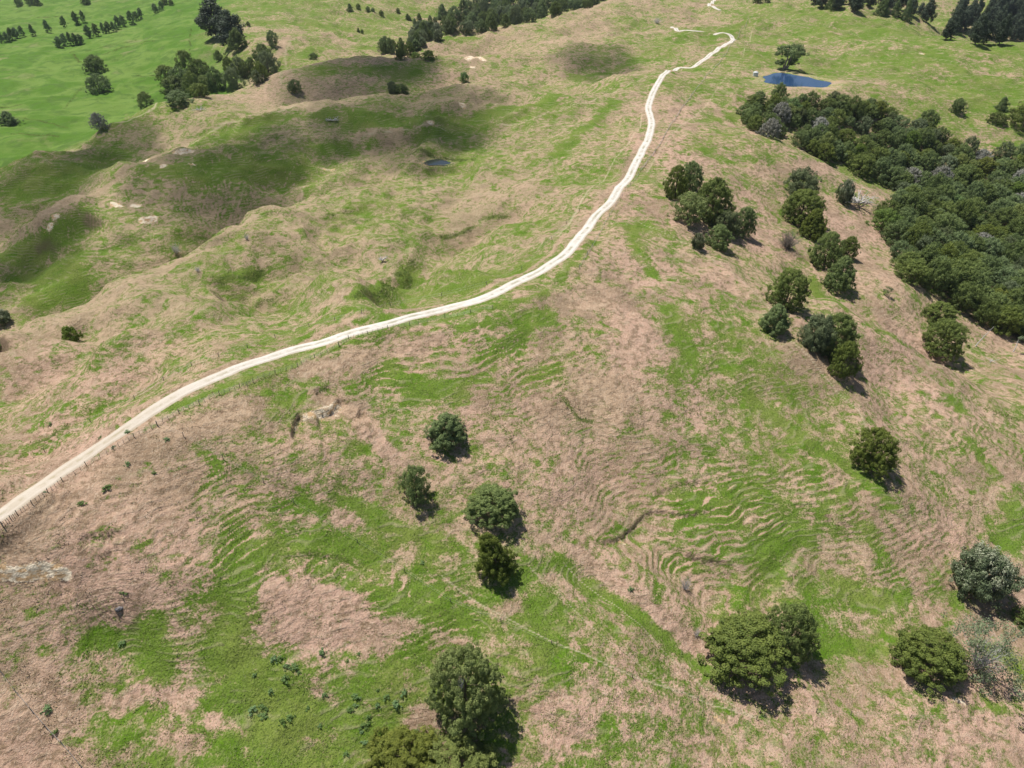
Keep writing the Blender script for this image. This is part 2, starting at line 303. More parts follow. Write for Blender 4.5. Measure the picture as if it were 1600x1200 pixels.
G_ = [  # value, half-width px, path
 (.55,9,[(262,640),(330,612),(400,588),(458,571)]), (.5,8,[(600,511),(680,497),(760,482),(850,462)]), (.4,9,[(870,440),(905,400),(930,378)]),
 (-.5,7,[(60,745),(150,690),(250,618),(350,572),(500,522),(640,484),(760,452),(850,405),(900,360),(960,290),(1000,220)]),
 (-.55,16,[(480,580),(560,560),(640,545),(700,520)]), (-.6,26,[(380,640),(300,670),(220,700),(120,760),(60,800)]), (-.5,22,[(150,820),(260,790),(300,740)]), (-.5,20,[(30,870),(120,910),(220,920)]),
 (-.5,30,[(920,600),(980,620),(1010,650)]), (-.5,26,[(880,480),(960,460),(1000,520),(990,560)]), (-.4,26,[(860,650),(900,640)]),
 (.5,12,[(1000,640),(1050,650)]), (.5,10,[(1090,685),(1110,710),(1115,720)]), (.5,16,[(1050,600),(1080,560),(1060,520),(1040,480)]), (.45,18,[(1020,430),(1000,400),(990,370)]), (.5,18,[(985,360),(1010,350),(1040,365)]),
 (.5,14,[(1170,620),(1260,690),(1340,740),(1390,790)]), (.45,10,[(1280,800),(1330,760)]), (.5,22,[(1240,830),(1180,870),(1200,880)]), (.5,18,[(1340,820),(1370,850)]), (.5,10,[(1250,830),(1270,850)]),
 (.4,20,[(1060,780),(1120,785),(1190,760)]), (.4,10,[(1060,820),(1150,815)]),
 (.5,20,[(1310,920),(1370,935),(1410,930)]), (.5,24,[(1460,920),(1490,940)]), (.5,26,[(1580,850),(1600,800)]), (.5,16,[(1490,625),(1500,640)]), (.45,18,[(1290,1010),(1380,1020)]), (.4,22,[(1560,1020),(1600,1040)]),
 (.4,20,[(1540,1100),(1590,1110)]), (.4,14,[(1520,690),(1550,750)]), (.45,8,[(1560,790),(1580,795)]),
 (.5,14,[(870,880),(960,940),(1040,1000),(1120,1060)]), (-.55,12,[(900,860),(960,910),(1040,970),(1110,1020),(1180,1080)]), (.45,22,[(820,900),(840,960),(850,1040)]),
 (.35,30,[(650,930),(700,960),(760,1000)]), (.5,26,[(520,905),(600,935),(680,960)]), (-.8,22,[(430,935),(480,930),(560,945)]), (-.6,16,[(420,990),(560,985),(680,975)]),
 (.5,16,[(560,790),(620,830),(680,850)]), (.5,24,[(430,860),(540,850),(590,870)]), (.5,10,[(530,780),(560,790)]), (.45,20,[(370,820),(400,870)]), (.4,12,[(310,700),(340,730)]), (.5,14,[(130,850),(190,820)]), (.5,8,[(210,852),(235,848)]),
 (.5,10,[(50,960),(72,958)]), (.45,16,[(130,1000),(200,985),(240,990)]), (.5,34,[(240,1000),(250,1060)]), (.5,36,[(380,900),(360,1000),(380,1080)]), (.3,50,[(400,1120),(560,1130),(640,1060)]),
 (-.7,18,[(170,1100),(230,1080),(290,1100)]), (-.6,14,[(640,1140),(660,1110),(700,1180)]), (-.5,14,[(480,1160),(520,1150)]), (-.6,20,[(60,1060),(120,1120)]), (-.6,26,[(20,1130),(60,1180)]), (-.5,16,[(260,1150),(320,1170)]), (-.4,12,[(780,960),(860,900)]),
 (.5,16,[(600,560),(640,600),(720,620)]), (.5,16,[(760,560),(820,520),(860,490)]), (.5,12,[(640,620),(700,600),(760,590)]), (.45,16,[(820,590),(870,580)]), (.4,12,[(700,520),(780,500)]), (.4,14,[(560,700),(620,690)]), (.4,10,[(430,640),(470,620)]), (.4,10,[(470,780),(500,800)]),
 (.6,16,[(150,105),(60,140)]), (.5,20,[(30,440),(90,430),(120,400)]), (.5,16,[(60,470),(130,440)]), (.5,18,[(230,270),(330,280),(420,260)]), (.5,16,[(350,215),(430,185),(520,180)]), (.5,18,[(560,185),(700,185),(860,160)]), (.5,16,[(660,215),(700,210)]),
 (.5,12,[(760,175),(850,160),(960,130)]), (.4,12,[(900,120),(1000,95)]), (.5,10,[(500,230),(600,205)]), (-.5,9,[(330,175),(420,172),(500,170)]), (-.5,10,[(560,215),(620,210)]), (-.6,8,[(60,345),(120,305),(200,260),(290,222)]),
 (-.5,9,[(100,520),(180,460),(260,420),(340,375),(400,335)]), (-.4,10,[(300,140),(400,128),(500,98),(620,88),(740,92)]), (-.5,12,[(500,480),(560,450),(620,440)]), (-.4,12,[(260,490),(340,470),(420,460)]), (.45,12,[(640,470),(760,440),(830,410)]), (.4,12,[(640,505),(560,480),(440,520)]),
 (.5,12,[(870,240),(960,160)]), (-.5,7,[(1050,170),(1110,160),(1180,210)]), (.5,10,[(1080,190),(1150,180)]), (.4,14,[(1080,230),(1130,250)]), (-.5,12,[(1180,270),(1290,260)]), (-.5,14,[(1290,310),(1340,400),(1400,450)]), (.4,8,[(1440,440),(1470,460)]), (.55,12,[(1270,440),(1320,480),(1400,530)]), (-.5,14,[(1330,430),(1380,500),(1440,540)]),
 (-.5,20,[(1240,560),(1330,590)]), (.5,7,[(1100,70),(1150,40)]), (-.5,6,[(1120,35),(1170,30)]), (.5,10,[(1330,60),(1370,50)]), (.4,10,[(1450,80),(1500,110)]), (.55,12,[(1520,160),(1560,175)]), (.45,10,[(1560,225),(1580,230)]), (-.5,8,[(1290,50),(1310,52)]), (-.5,8,[(1400,75),(1430,73)]), (-.4,12,[(1520,110),(1580,120)]), (-.4,10,[(1300,130),(1380,130)]),
 (.55,26,[(10,400),(80,372),(125,345)]), (-.5,16,[(500,620),(560,650),(600,700)]), (-.45,18,[(700,1000),(760,1010)]), (-.5,14,[(330,1120),(380,1140)]), (-.5,12,[(560,1010),(600,1020)]), (-.5,10,[(490,1080),(520,1095)]), (-.5,12,[(840,1110),(880,1090)]), (-.45,14,[(860,1160),(920,1140)]), (.5,34,[(260,262),(340,265),(430,262)]), (.45,26,[(560,182),(660,188),(740,200)]), (.4,24,[(500,108),(560,108),(640,112)]), (.45,28,[(20,300),(100,285),(190,240)]), (.45,30,[(40,400),(90,440)]), (1.1,15,[(560,455),(605,448),(640,425)]), (.7,12,[(350,438),(400,432)]), (.5,9,[(690,62),(740,60)]), (.4,9,[(470,90),(500,75)]), (-.5,6,[(420,100),(440,80),(450,60)]), (-.4,10,[(310,85),(340,90)]), (.4,10,[(480,30),(540,60)]), (.4,10,[(560,75),(620,70)])]  # strokes under the clouds paint their shade broader and greener into the grass colour
for v, w, P in G_: paint(GREEN, v * 1.1, w, P)
GREEN += np.where(saw < .78, .35 * np.sin(saw / .78 * math.pi) - .12, -.9) * np.clip(TER, 0, 1) * sst(gn(GX / 6, GY / 6, 63), -.5, .1)
for v, w, P in [(1.3,8,[(-10,896),(0,895),(30,898),(48,896),(66,890),(80,892),(104,897)]), (.7,5,[(60,904),(75,903)]), (.75,9,[(478,652),(500,648),(528,636)]), (.5,5,[(460,672),(468,662)]), (.7,5,[(518,642),(525,650)]), (.45,8,[(480,655),(505,655)]), (.55,4,[(1055,812)]), (.6,5,[(965,840),(975,850)]), (1.25,6,[(275,238),(300,236)]), (1.25,6,[(255,262)]), (1.25,6,[(298,256)]), (1.25,5,[(176,318),(188,322)]), (1.25,6,[(208,322),(216,322)]),
                (1.25,6,[(222,346),(242,341)]), (1.25,6,[(78,355)]), (1.25,6,[(86,338)]), (1.25,6,[(730,92),(748,90),(755,94)]), (1.25,5,[(738,105)]), (.7,7,[(1492,1094),(1505,1097)]), (.6,5,[(775,163)]), (1.25,6,[(722,163)]), (1.25,6,[(672,192)]), (1.25,6,[(227,252)]), (.6,6,[(505,264),(520,266)]), (.5,5,[(1118,1122),(1130,1130)]), (1.25,5,[(1440,84)]), (.5,4,[(1290,117)])]:
    paint(SOIL, v, w, P, 'max')
for v, w, P in [(1,5,[(50,695),(75,685),(105,668)]), (.9,10,[(345,440),(380,435),(410,425)]), (1.1,10,[(560,462),(600,458),(640,432)]), (.9,9,[(620,430),(645,410)]), (.9,7,[(690,372),(740,355)]), (.9,6,[(755,342),(790,340)]), (1,6,[(640,242),(680,246),(740,250)]), (.7,7,[(400,480),(425,470)]), (.6,8,[(510,335),(550,330)]),
                (.8,7,[(880,622),(905,655),(925,660)]), (.6,8,[(760,640),(800,690)]), (.6,12,[(1540,640),(1590,655)]), (.5,10,[(420,330),(450,335)]), (.5,9,[(1300,520),(1340,560)]), (.5,10,[(1060,650),(1090,640)]), (.7,4,[(1200,132),(1290,134)]), (.85,3,[(0,186),(60,188),(105,200)]), (.85,2.5,[(110,82),(160,74),(215,62)]), (.85,3,[(160,86),(205,72),(240,64)]), (.85,1.5,[(298,45),(296,80)]), (.85,5,[(0,168),(30,164)]), (.85,3,[(115,85),(125,98)]), (.85,1.3,[(100,170),(125,140),(150,120)]), (.85,3,[(40,30),(90,26),(140,20)]), (.85,3,[(215,118),(260,122)]), (.85,4,[(20,210),(90,214)])]:
    paint(OLIVE, v, w, P, 'max')
PALE = np.zeros_like(H)      # worn sheep paths and straw lines
for v, w, P in [(.8,1.6,[(826,885),(870,925),(930,985),(1000,1040),(1060,1085)]),(.9,1.6,[(880,880),(960,945),(1030,1010),(1100,1075),(1180,1122)]),(.8,2,[(690,900),(760,950),(862,1003),(988,1057),(1090,1092),(1180,1122)]),(.8,2.2,[(980,340),(1040,365),(1100,395),(1160,440),(1200,480),(1230,530),(1290,590),(1340,640),(1400,760)]),
 (.7,2,[(1010,380),(1080,420),(1150,470),(1190,520),(1210,560)]),(.6,2,[(1200,610),(1230,650),(1280,690)]),(.7,2,[(1370,735),(1400,780),(1430,830),(1480,850)]),(.5,1.5,[(1180,1112),(1330,1118),(1540,1124)]),(.6,2,[(1240,345),(1290,420),(1340,470),(1400,520),(1440,545)]),
 (.35,9,[(70,335),(120,300),(200,256),(290,222)]),(.35,9,[(100,520),(180,460),(260,418),(340,372),(410,330)]),(.35,8,[(340,150),(420,122),(500,98),(580,90),(700,90)]),(.7,4,[(290,140),(240,170),(180,192)]),(.6,5,[(300,225),(400,180),(480,165)]),
 (.7,2,[(560,215),(700,205),(820,190),(920,160),(1000,125),(1030,112)]),(.6,2,[(400,205),(500,215),(600,200)]),(.7,2,[(860,372),(905,320),(960,250),(1000,200),(1008,150)]),(.6,2,[(840,390),(900,330),(970,262)]),(.6,1.6,[(540,500),(700,462),(815,420)]),(.6,1.6,[(80,700),(200,620),(330,556)]),
 (.6,2,[(1180,35),(1160,90),(1120,140),(1060,200),(1010,270)]),(.7,3,[(1180,210),(1260,235),(1340,285)]),(.5,2,[(600,440),(500,470),(420,520)]),(.6,2,[(420,330),(480,290),(560,262),(650,225)]),(.6,2.5,[(880,60),(960,50),(1040,60),(1130,50)]),(.6,3,[(1250,30),(1330,50),(1400,75),(1500,100)]),
 (.5,3,[(330,80),(345,60),(390,40)]),(.5,4,[(440,130),(445,90),(460,60)]),(.6,1.2,[(0,870),(120,855),(260,830)]),(.6,1.2,[(60,830),(180,812),(320,800)]),(.5,1.2,[(380,870),(480,866),(600,885),(700,930)]),(.6,3,[(1120,1118),(1130,1135)])]:
    paint(PALE, v, w, P, 'max')
# the lush farm in the valley beyond the left crest
cr = [hit(u, v - 0) for u, v in [(-150,322),(0,268),(60,240),(150,208),(200,184),(250,168),(330,149),(400,128),(440,115)]]
yc = np.interp(A1, [c[0] / c[1] for c in cr], [c[1] for c in cr])
ua = lambda u, v: (lambda q: q[0] / q[1])(hit(u, v))
ye = [120, 560, 640, 760, 900, 1100, 1500, 4200]
lim = np.interp(GL, [math.log(t) for t in ye], [ray(u, v)[0] / ray(u, v)[1] for u, v in [(440,120),(420,110),(395,100),(330,85),(320,70),(330,45),(400,10),(400,-20)]])
LUSH = sst(GY - yc[None, :], 4, 40) * (1 - sst(GA + .03 * fbm(GX / 60, GY / 60, 88, 3), lim - .02, lim + .03))

# ------------------------------------------------------------------ object helpers
def link(o, parent=None):
    COL.objects.link(o)
    if parent: o.parent = parent
    return o
def tag(o, label=None, cat=None, group=None, kind=None):
    for k, v in (('label', label), ('category', cat), ('group', group), ('kind', kind)):
        if v: o[k] = v
    return o
def mesh_np(name, V, Q, mat=None, smooth_=False, attrs=None):
    V = np.asarray(V, np.float32); Q = np.asarray(Q, np.int32); me = bpy.data.meshes.new(name)
    me.vertices.add(len(V)); me.vertices.foreach_set('co', V.ravel())
    n = Q.shape[1]; me.loops.add(Q.size); me.loops.foreach_set('vertex_index', Q.ravel())
    me.polygons.add(len(Q)); me.polygons.foreach_set('loop_start', np.arange(0, Q.size, n, dtype=np.int32)); me.polygons.foreach_set('loop_total', np.full(len(Q), n, np.int32))
    me.polygons.foreach_set('use_smooth', np.full(len(Q), smooth_, bool))
    for k, (typ, arr) in (attrs or {}).items():
        at = me.attributes.new(k, typ, 'POINT'); at.data.foreach_set('color' if typ == 'FLOAT_COLOR' else 'value', np.asarray(arr, np.float32).ravel())
    if mat: me.materials.append(mat)
    me.update(calc_edges=True); return me
def obj(name, me, parent=None): return link(bpy.data.objects.new(name, me), parent)
def empty(name, loc=(0, 0, 0)):
    o = bpy.data.objects.new(name, None); o.location = loc; o.empty_display_size = .5; return link(o)
class NT:
    def __init__(s, name):
        s.m = bpy.data.materials.new(name); s.m.use_nodes = True; s.t = s.m.node_tree; s.N = s.t.nodes; s.b = s.N['Principled BSDF']; s.out = s.N['Material Output']
    def n(s, typ, **kw):
        x = s.N.new('ShaderNode' + typ)
        for k, v in kw.items(): setattr(x, k, v)
        return x
    def l(s, a, b): s.t.links.new(a, b)
    def put(s, sock, v):
        if hasattr(v, 'links') or hasattr(v, 'is_linked'): s.l(v, sock)
        else: sock.default_value = v
    def noise(s, vec, scale, detail=4, rough=.55, dist=0):
        x = s.n('TexNoise'); s.l(vec, x.inputs['Vector']); x.inputs['Scale'].default_value = scale; x.inputs['Detail'].default_value = detail
        x.inputs['Roughness'].default_value = rough; x.inputs['Distortion'].default_value = dist; return x.outputs['Fac']
    def math(s, op, a, b=None, c=None, clamp=False):
        x = s.n('Math', operation=op, use_clamp=clamp)
        for i, v in enumerate((a, b, c)):
            if v is not None: s.put(x.inputs[i], v)
        return x.outputs[0]
    def ramp(s, v, a, b, lo=0., hi=1.):
        x = s.n('MapRange', interpolation_type='SMOOTHSTEP'); s.put(x.inputs[0], v)
        for i, t in zip((1, 2, 3, 4), (a, b, lo, hi)): x.inputs[i].default_value = t
        return x.outputs[0]
    def mix(s, f, a, b, bt='MIX'):
        x = s.n('Mix', data_type='RGBA', blend_type=bt); s.put(x.inputs[0], f)
        for sock, v in ((x.inputs[6], a), (x.inputs[7], b)):
            if isinstance(v, tuple): sock.default_value = (*v, 1)
            else: s.l(v, sock)
        return x.outputs[2]
    def attr(s, name):
        x = s.n('Attribute', attribute_name=name); return x
    def pos(s): return s.n('NewGeometry').outputs['Position']
    def opos(s): return s.n('TexCoord').outputs['Object']
    def bump(s, h, strength, dist):
        x = s.n('Bump'); s.l(h, x.inputs['Height']); x.inputs['Strength'].default_value = strength; x.inputs['Distance'].default_value = dist
        s.l(x.outputs[0], s.b.inputs['Normal'])
    def flat(s, rough=.9, spec=.15):
        s.b.inputs['Roughness'].default_value = rough; s.b.inputs['Specular IOR Level'].default_value = spec

# ------------------------------------------------------------------ ground material
def ground_mat():
    m = NT('pasture'); m.flat(.95, .08); P = m.pos()
    at = m.attr('cover'); sep = m.n('SeparateColor'); m.l(at.outputs['Color'], sep.inputs[0])
    green, soil, olive = sep.outputs[0], sep.outputs[1], sep.outputs[2]; lush = m.attr('lush').outputs['Fac']
    mp = m.n('Mapping'); m.l(P, mp.inputs[0]); mp.inputs['Scale'].default_value = (1, 1, 2.2); C = mp.outputs[0]   # stretched along the contours
    n_big = m.noise(C, .15, 5, .66, .8); n_mid = m.noise(C, .5, 3, .6, .4); n_fine = m.noise(P, 2.4, 3, .7)
    n_huge = m.noise(P, .018, 3, .5); n_tiny = m.noise(P, 9, 1, .6)
    # grass strands: long soft streaks
    mp2 = m.n('Mapping'); m.l(P, mp2.inputs[0]); mp2.inputs['Rotation'].default_value = (0, 0, R(35)); mp2.inputs['Scale'].default_value = (1, .25, 1)
    fibs = m.noise(mp2.outputs[0], 3.0, 2, .65, 1.5)
    g = m.math('ADD', green, m.math('MULTIPLY', m.math('SUBTRACT', n_big, .5), 2.1))
    g = m.math('ADD', g, m.math('MULTIPLY', m.math('SUBTRACT', n_mid, .5), 1.3))
    g = m.math('ADD', g, m.math('MULTIPLY', m.math('SUBTRACT', n_fine, .5), 1.5))
    g = m.math('ADD', g, m.math('MULTIPLY', m.math('SUBTRACT', n_huge, .5), 1.3)); gm = m.ramp(g, .24, .84)
    # dry grass
    dry = m.mix(m.ramp(n_huge, .38, .62), (.53, .350, .260), (.475, .340, .225))
    dry = m.mix(m.math('MULTIPLY', m.ramp(m.noise(P, .045, 4, .6), .46, .62), .7), dry, (.27, .195, .125))
    dry = m.mix(m.ramp(n_mid, .42, .66), dry, (.26, .18, .115))
    dry = m.mix(m.math('MULTIPLY', m.ramp(fibs, .5, .66), .5), dry, (.62, .51, .38))
    dry = m.mix(m.math('MULTIPLY', m.ramp(n_fine, .52, .68), .5), dry, (.21, .15, .085))
    dry = m.mix(m.math('MULTIPLY', m.attr('dull').outputs['Fac'], .62), dry, m.mix(fibs, (.22, .19, .095), (.44, .37, .225)))
    # growing grass
    n_g = m.noise(P, .05, 4, .6)
    gr = m.mix(m.ramp(n_g, .4, .6), (.135, .220, .028), (.185, .240, .048))
    gr = m.mix(m.ramp(n_big, .52, .68), gr, (.105, .205, .014))
    gr = m.mix(m.math('MULTIPLY', m.ramp(n_fine, .48, .62), .72), gr, (.075, .115, .022))
    gr = m.mix(m.math('MULTIPLY', m.ramp(fibs, .54, .7), .35), gr, (.33, .33, .17))
    col = m.mix(gm, dry, gr)
    # lush valley farm
    lu = m.mix(m.ramp(m.noise(P, .02, 5, .65, .8), .4, .6), (.090, .185, .022), (.155, .245, .050))
    lu = m.mix(m.math('MULTIPLY', m.ramp(m.noise(C, .06, 5, .65, .8), .48, .62), .75), lu, (.085, .155, .030))
    lu = m.mix(m.math('MULTIPLY', m.ramp(m.noise(C, .03, 5, .6), .58, .72), .6), lu, (.27, .27, .12))
    col = m.mix(lush, col, lu)
    # rushes and damp hollows
    om = m.ramp(m.math('ADD', olive, m.math('MULTIPLY', m.math('SUBTRACT', n_fine, .5), 1.6)), .45, .75)
    ol = m.mix(m.ramp(n_mid, .4, .6), (.065, .105, .018), (.125, .160, .038)); col = m.mix(m.math('MULTIPLY', om, .9), col, ol)
    # sheep tracks following the contours
    sx = m.n('SeparateXYZ'); m.l(P, sx.inputs[0])
    ph = m.math('ADD', m.math('MULTIPLY', sx.outputs[2], 1.15), m.math('MULTIPLY', m.noise(P, .07, 3, .5), 3.0)); ph = m.math('FRACT', ph)
    tr = m.math('MULTIPLY', m.ramp(ph, .0, .16), m.ramp(ph, .5, .2))
    trm = m.math('MULTIPLY', tr, m.ramp(m.noise(P, .16, 3, .6), .47, .6))
    col = m.mix(m.math('MULTIPLY', trm, m.math('MULTIPLY', m.math('SUBTRACT', 1, lush), .30)), col, (.50, .40, .28))
    pale = at.outputs['Alpha']; pm = m.ramp(m.math('ADD', pale, m.math('MULTIPLY', m.math('SUBTRACT', n_fine, .5), .9)), .3, .7); col = m.mix(m.math('MULTIPLY', pm, .6), col, (.56, .48, .33))
    # bare clay
    sm = m.ramp(m.math('ADD', soil, m.math('ADD', m.math('MULTIPLY', m.math('SUBTRACT', n_fine, .5), 1.6), m.math('MULTIPLY', m.math('SUBTRACT', n_mid, .5), 1.4))), .42, .6)
    clay = m.mix(m.ramp(n_mid, .44, .62), (.80, .70, .53), (.56, .38, .21)); col = m.mix(sm, col, clay)
    # steep broken edges show dark soil
    ge = m.n('NewGeometry'); nz = m.n('SeparateXYZ'); m.l(ge.outputs['Normal'], nz.inputs[0])
    st = m.math('MULTIPLY', m.ramp(nz.outputs[2], .72, .52), m.math('SUBTRACT', 1, sm)); col = m.mix(m.math('MULTIPLY', st, .7), col, (.17, .125, .085))
    m.l(col, m.b.inputs['Base Color'])
    hgt_ = m.math('ADD', m.math('MULTIPLY', n_fine, .42), m.math('MULTIPLY', m.noise(P, 1.0, 2, .6), .5))
    hgt_ = m.math('ADD', hgt_, m.math('MULTIPLY', n_tiny, .16)); hgt_ = m.math('ADD', hgt_, m.math('MULTIPLY', trm, .09)); hgt_ = m.math('ADD', hgt_, m.math('MULTIPLY', fibs, .22))
    m.bump(hgt_, .85, .9); return m.m
MG = ground_mat()
V = np.stack([GX, GY, H], -1).reshape(-1, 3)
idx = np.arange(NA * NL).reshape(NL, NA)
Q = np.stack([idx[:-1, :-1], idx[:-1, 1:], idx[1:, 1:], idx[1:, :-1]], -1).reshape(-1, 4)
me = mesh_np('ground', V, Q, MG, True, {'cover': ('FLOAT_COLOR', np.stack([GREEN, SOIL, OLIVE, PALE], -1)), 'lush': ('FLOAT', LUSH), 'dull': ('FLOAT', np.clip(left * .85 + sst(GY, 300, 600) * .5, 0, 1))})
ground = tag(obj('ground', me), kind='structure')

# ------------------------------------------------------------------ road
def road_mat():
    m = NT('limestone_gravel'); m.flat(.95, .1); P = m.pos(); ac = m.attr('across').outputs['Fac']; ab = m.math('ABSOLUTE', ac)
    n = m.noise(P, .35, 4, .6); nf = m.noise(P, 5, 3, .7)
    col = m.mix(m.ramp(n, .4, .62), (.64, .61, .555), (.54, .50, .43)); col = m.mix(m.math('MULTIPLY', m.ramp(nf, .5, .7), .4), col, (.36, .32, .26))
    mid = m.math('MULTIPLY', m.ramp(ab, .26, .08), m.ramp(m.noise(P, .22, 4, .7), .46, .60)); col = m.mix(m.math('MULTIPLY', mid, .7), col, (.27, .26, .15)); rut = m.math('MULTIPLY', m.ramp(m.math('ABSOLUTE', m.math('SUBTRACT', ab, .5)), .2, .05), .6); col = m.mix(rut, col, (.70, .67, .61))
    edge = m.ramp(m.math('ADD', ab, m.math('MULTIPLY', m.math('SUBTRACT', nf, .5), .7)), .62, .95); col = m.mix(m.math('MULTIPLY', edge, .65), col, (.46, .38, .26))
    sx = m.n('SeparateXYZ'); m.l(P, sx.inputs[0]); beige = m.ramp(sx.outputs[0], -55, -90); col = m.mix(m.math('MULTIPLY', beige, .5), col, (.46, .37, .26))
    m.l(col, m.b.inputs['Base Color']); m.bump(nf, .5, .15); return m.m
MR = road_mat()
Vs = []; Qs = []; Ac = []; base = 0
for P, z, wid in roads:
    T = np.gradient(P, axis=0); T /= np.linalg.norm(T, axis=1)[:, None]; Nn = np.c_[-T[:, 1], T[:, 0]]
    K = 9; acr = np.linspace(-1, 1, K); s = np.arange(len(P))
    wl = wid / 2 * (1 + .10 * gn(s / 4., s * 0 + 3.3, 5)); wr = wid / 2 * (1 + .10 * gn(s / 4., s * 0 + 8.3, 6))
    for k in range(len(P)):
        for a in acr:
            off = a * (wr[k] if a > 0 else wl[k]); p = P[k] + Nn[k] * off
            zz_ = z[k] + .05 + .0002 * p[1] + .05 * (1 - a * a) - (.04 if abs(abs(a) - .5) < .2 else 0); zz_ -= .22 * (abs(a) > .99)
            Vs.append((p[0], p[1], zz_)); Ac.append(a)
    ii = base + np.arange(len(P) * K).reshape(-1, K); Qs.append(np.stack([ii[:-1, :-1], ii[1:, :-1], ii[1:, 1:], ii[:-1, 1:]], -1).reshape(-1, 4)[:, ::-1]); base += len(P) * K
tag(obj('road', mesh_np('road', Vs, np.vstack(Qs), MR, True, {'across': ('FLOAT', Ac)})), kind='structure')

# ------------------------------------------------------------------ ponds
def water_mat(name, col, rough):
    m = NT(name); m.b.inputs['Base Color'].default_value = (*col, 1); m.b.inputs['Roughness'].default_value = rough; m.b.inputs['IOR'].default_value = 1.33; m.b.inputs['Specular IOR Level'].default_value = .8
    m.bump(m.noise(m.pos(), 2.0, 3, .6), .06, .2); return m.m
for k, (x, y, z, ax, ay) in enumerate(ponds):
    n = 64; th = np.linspace(0, 2 * math.pi, n, endpoint=False)
    rr = 1.25 / (1 + .13 * np.sin(2 * th + 1) + .11 * np.sin(3 * th) + .06 * np.sin(7 * th))
    Vp = [(x, y, z + .32)] + [(x + ax * r_ * math.cos(t), y + ay * r_ * math.sin(t), z + .32) for t, r_ in zip(th, rr)]
    Tr = [(0, 1 + i, 1 + (i + 1) % n) for i in range(n)]
    tag(obj('water', mesh_np('water', Vp, Tr, water_mat('pond_water', ((.020, .060, .150), (.040, .050, .050))[k], .12))), kind='structure')

# ------------------------------------------------------------------ plants
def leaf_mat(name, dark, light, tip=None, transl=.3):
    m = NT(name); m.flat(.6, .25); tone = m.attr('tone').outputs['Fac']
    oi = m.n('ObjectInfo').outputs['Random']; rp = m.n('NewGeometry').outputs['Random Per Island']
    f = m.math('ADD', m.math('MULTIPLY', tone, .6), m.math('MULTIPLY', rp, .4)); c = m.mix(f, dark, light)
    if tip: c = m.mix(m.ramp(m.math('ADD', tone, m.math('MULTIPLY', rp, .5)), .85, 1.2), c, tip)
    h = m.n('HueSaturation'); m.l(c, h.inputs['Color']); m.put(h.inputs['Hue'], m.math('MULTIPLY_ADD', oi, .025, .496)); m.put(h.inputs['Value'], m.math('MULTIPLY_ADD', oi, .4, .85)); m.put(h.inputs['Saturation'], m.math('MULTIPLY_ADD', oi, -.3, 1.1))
    m.l(h.outputs[0], m.b.inputs['Base Color'])
    t = m.n('BsdfTranslucent'); m.l(h.outputs[0], t.inputs[0]); mx = m.n('MixShader'); mx.inputs[0].default_value = transl
    m.l(m.b.outputs[0], mx.inputs[1]); m.l(t.outputs[0], mx.inputs[2]); m.l(mx.outputs[0], m.out.inputs[0]); return m.m
def bark_mat(name, a, b):
    m = NT(name); m.flat(.9, .15); P = m.opos(); mp = m.n('Mapping'); m.l(P, mp.inputs[0]); mp.inputs['Scale'].default_value = (4, 4, .8)
    n = m.noise(mp.outputs[0], 2.5, 4, .65); m.l(m.mix(m.ramp(n, .35, .65), a, b), m.b.inputs['Base Color']); m.bump(n, .6, .08); return m.m
ML = dict(
 totara=leaf_mat('totara_leaves', (.085, .130, .028), (.31, .37, .095)),
 olive=leaf_mat('olive_leaves', (.110, .150, .030), (.36, .40, .105)),
 deep=leaf_mat('deep_green_leaves', (.065, .105, .030), (.26, .325, .095)),
 grey=leaf_mat('grey_green_leaves', (.115, .145, .070), (.26, .31, .140)),
 silver=leaf_mat('silver_tipped_leaves', (.080, .115, .055), (.22, .265, .125), (.44, .46, .31)),
 pale=leaf_mat('pale_grey_twigs', (.24, .24, .20), (.44, .43, .37), None, .1),
 pine=leaf_mat('pine_needles', (.038, .060, .032), (.090, .125, .068), None, .1),
 poplar=leaf_mat('poplar_leaves', (.095, .160, .045), (.22, .31, .095)),
 bright=leaf_mat('bright_leaves', (.105, .185, .035), (.25, .34, .075)),
 weed=leaf_mat('thistle_leaves', (.11, .20, .050), (.24, .35, .12)),
 rush=leaf_mat('rush_stems', (.13, .17, .035), (.26, .30, .080)))
MB_ = dict(brown=bark_mat('bark', (.10, .075, .055), (.22, .18, .14)), grey=bark_mat('weathered_wood', (.46, .44, .42), (.74, .72, .69)), post=bark_mat('post_wood', (.12, .105, .09), (.27, .245, .21)), batten=bark_mat('grey_post_wood', (.20, .19, .17), (.36, .34, .31)))

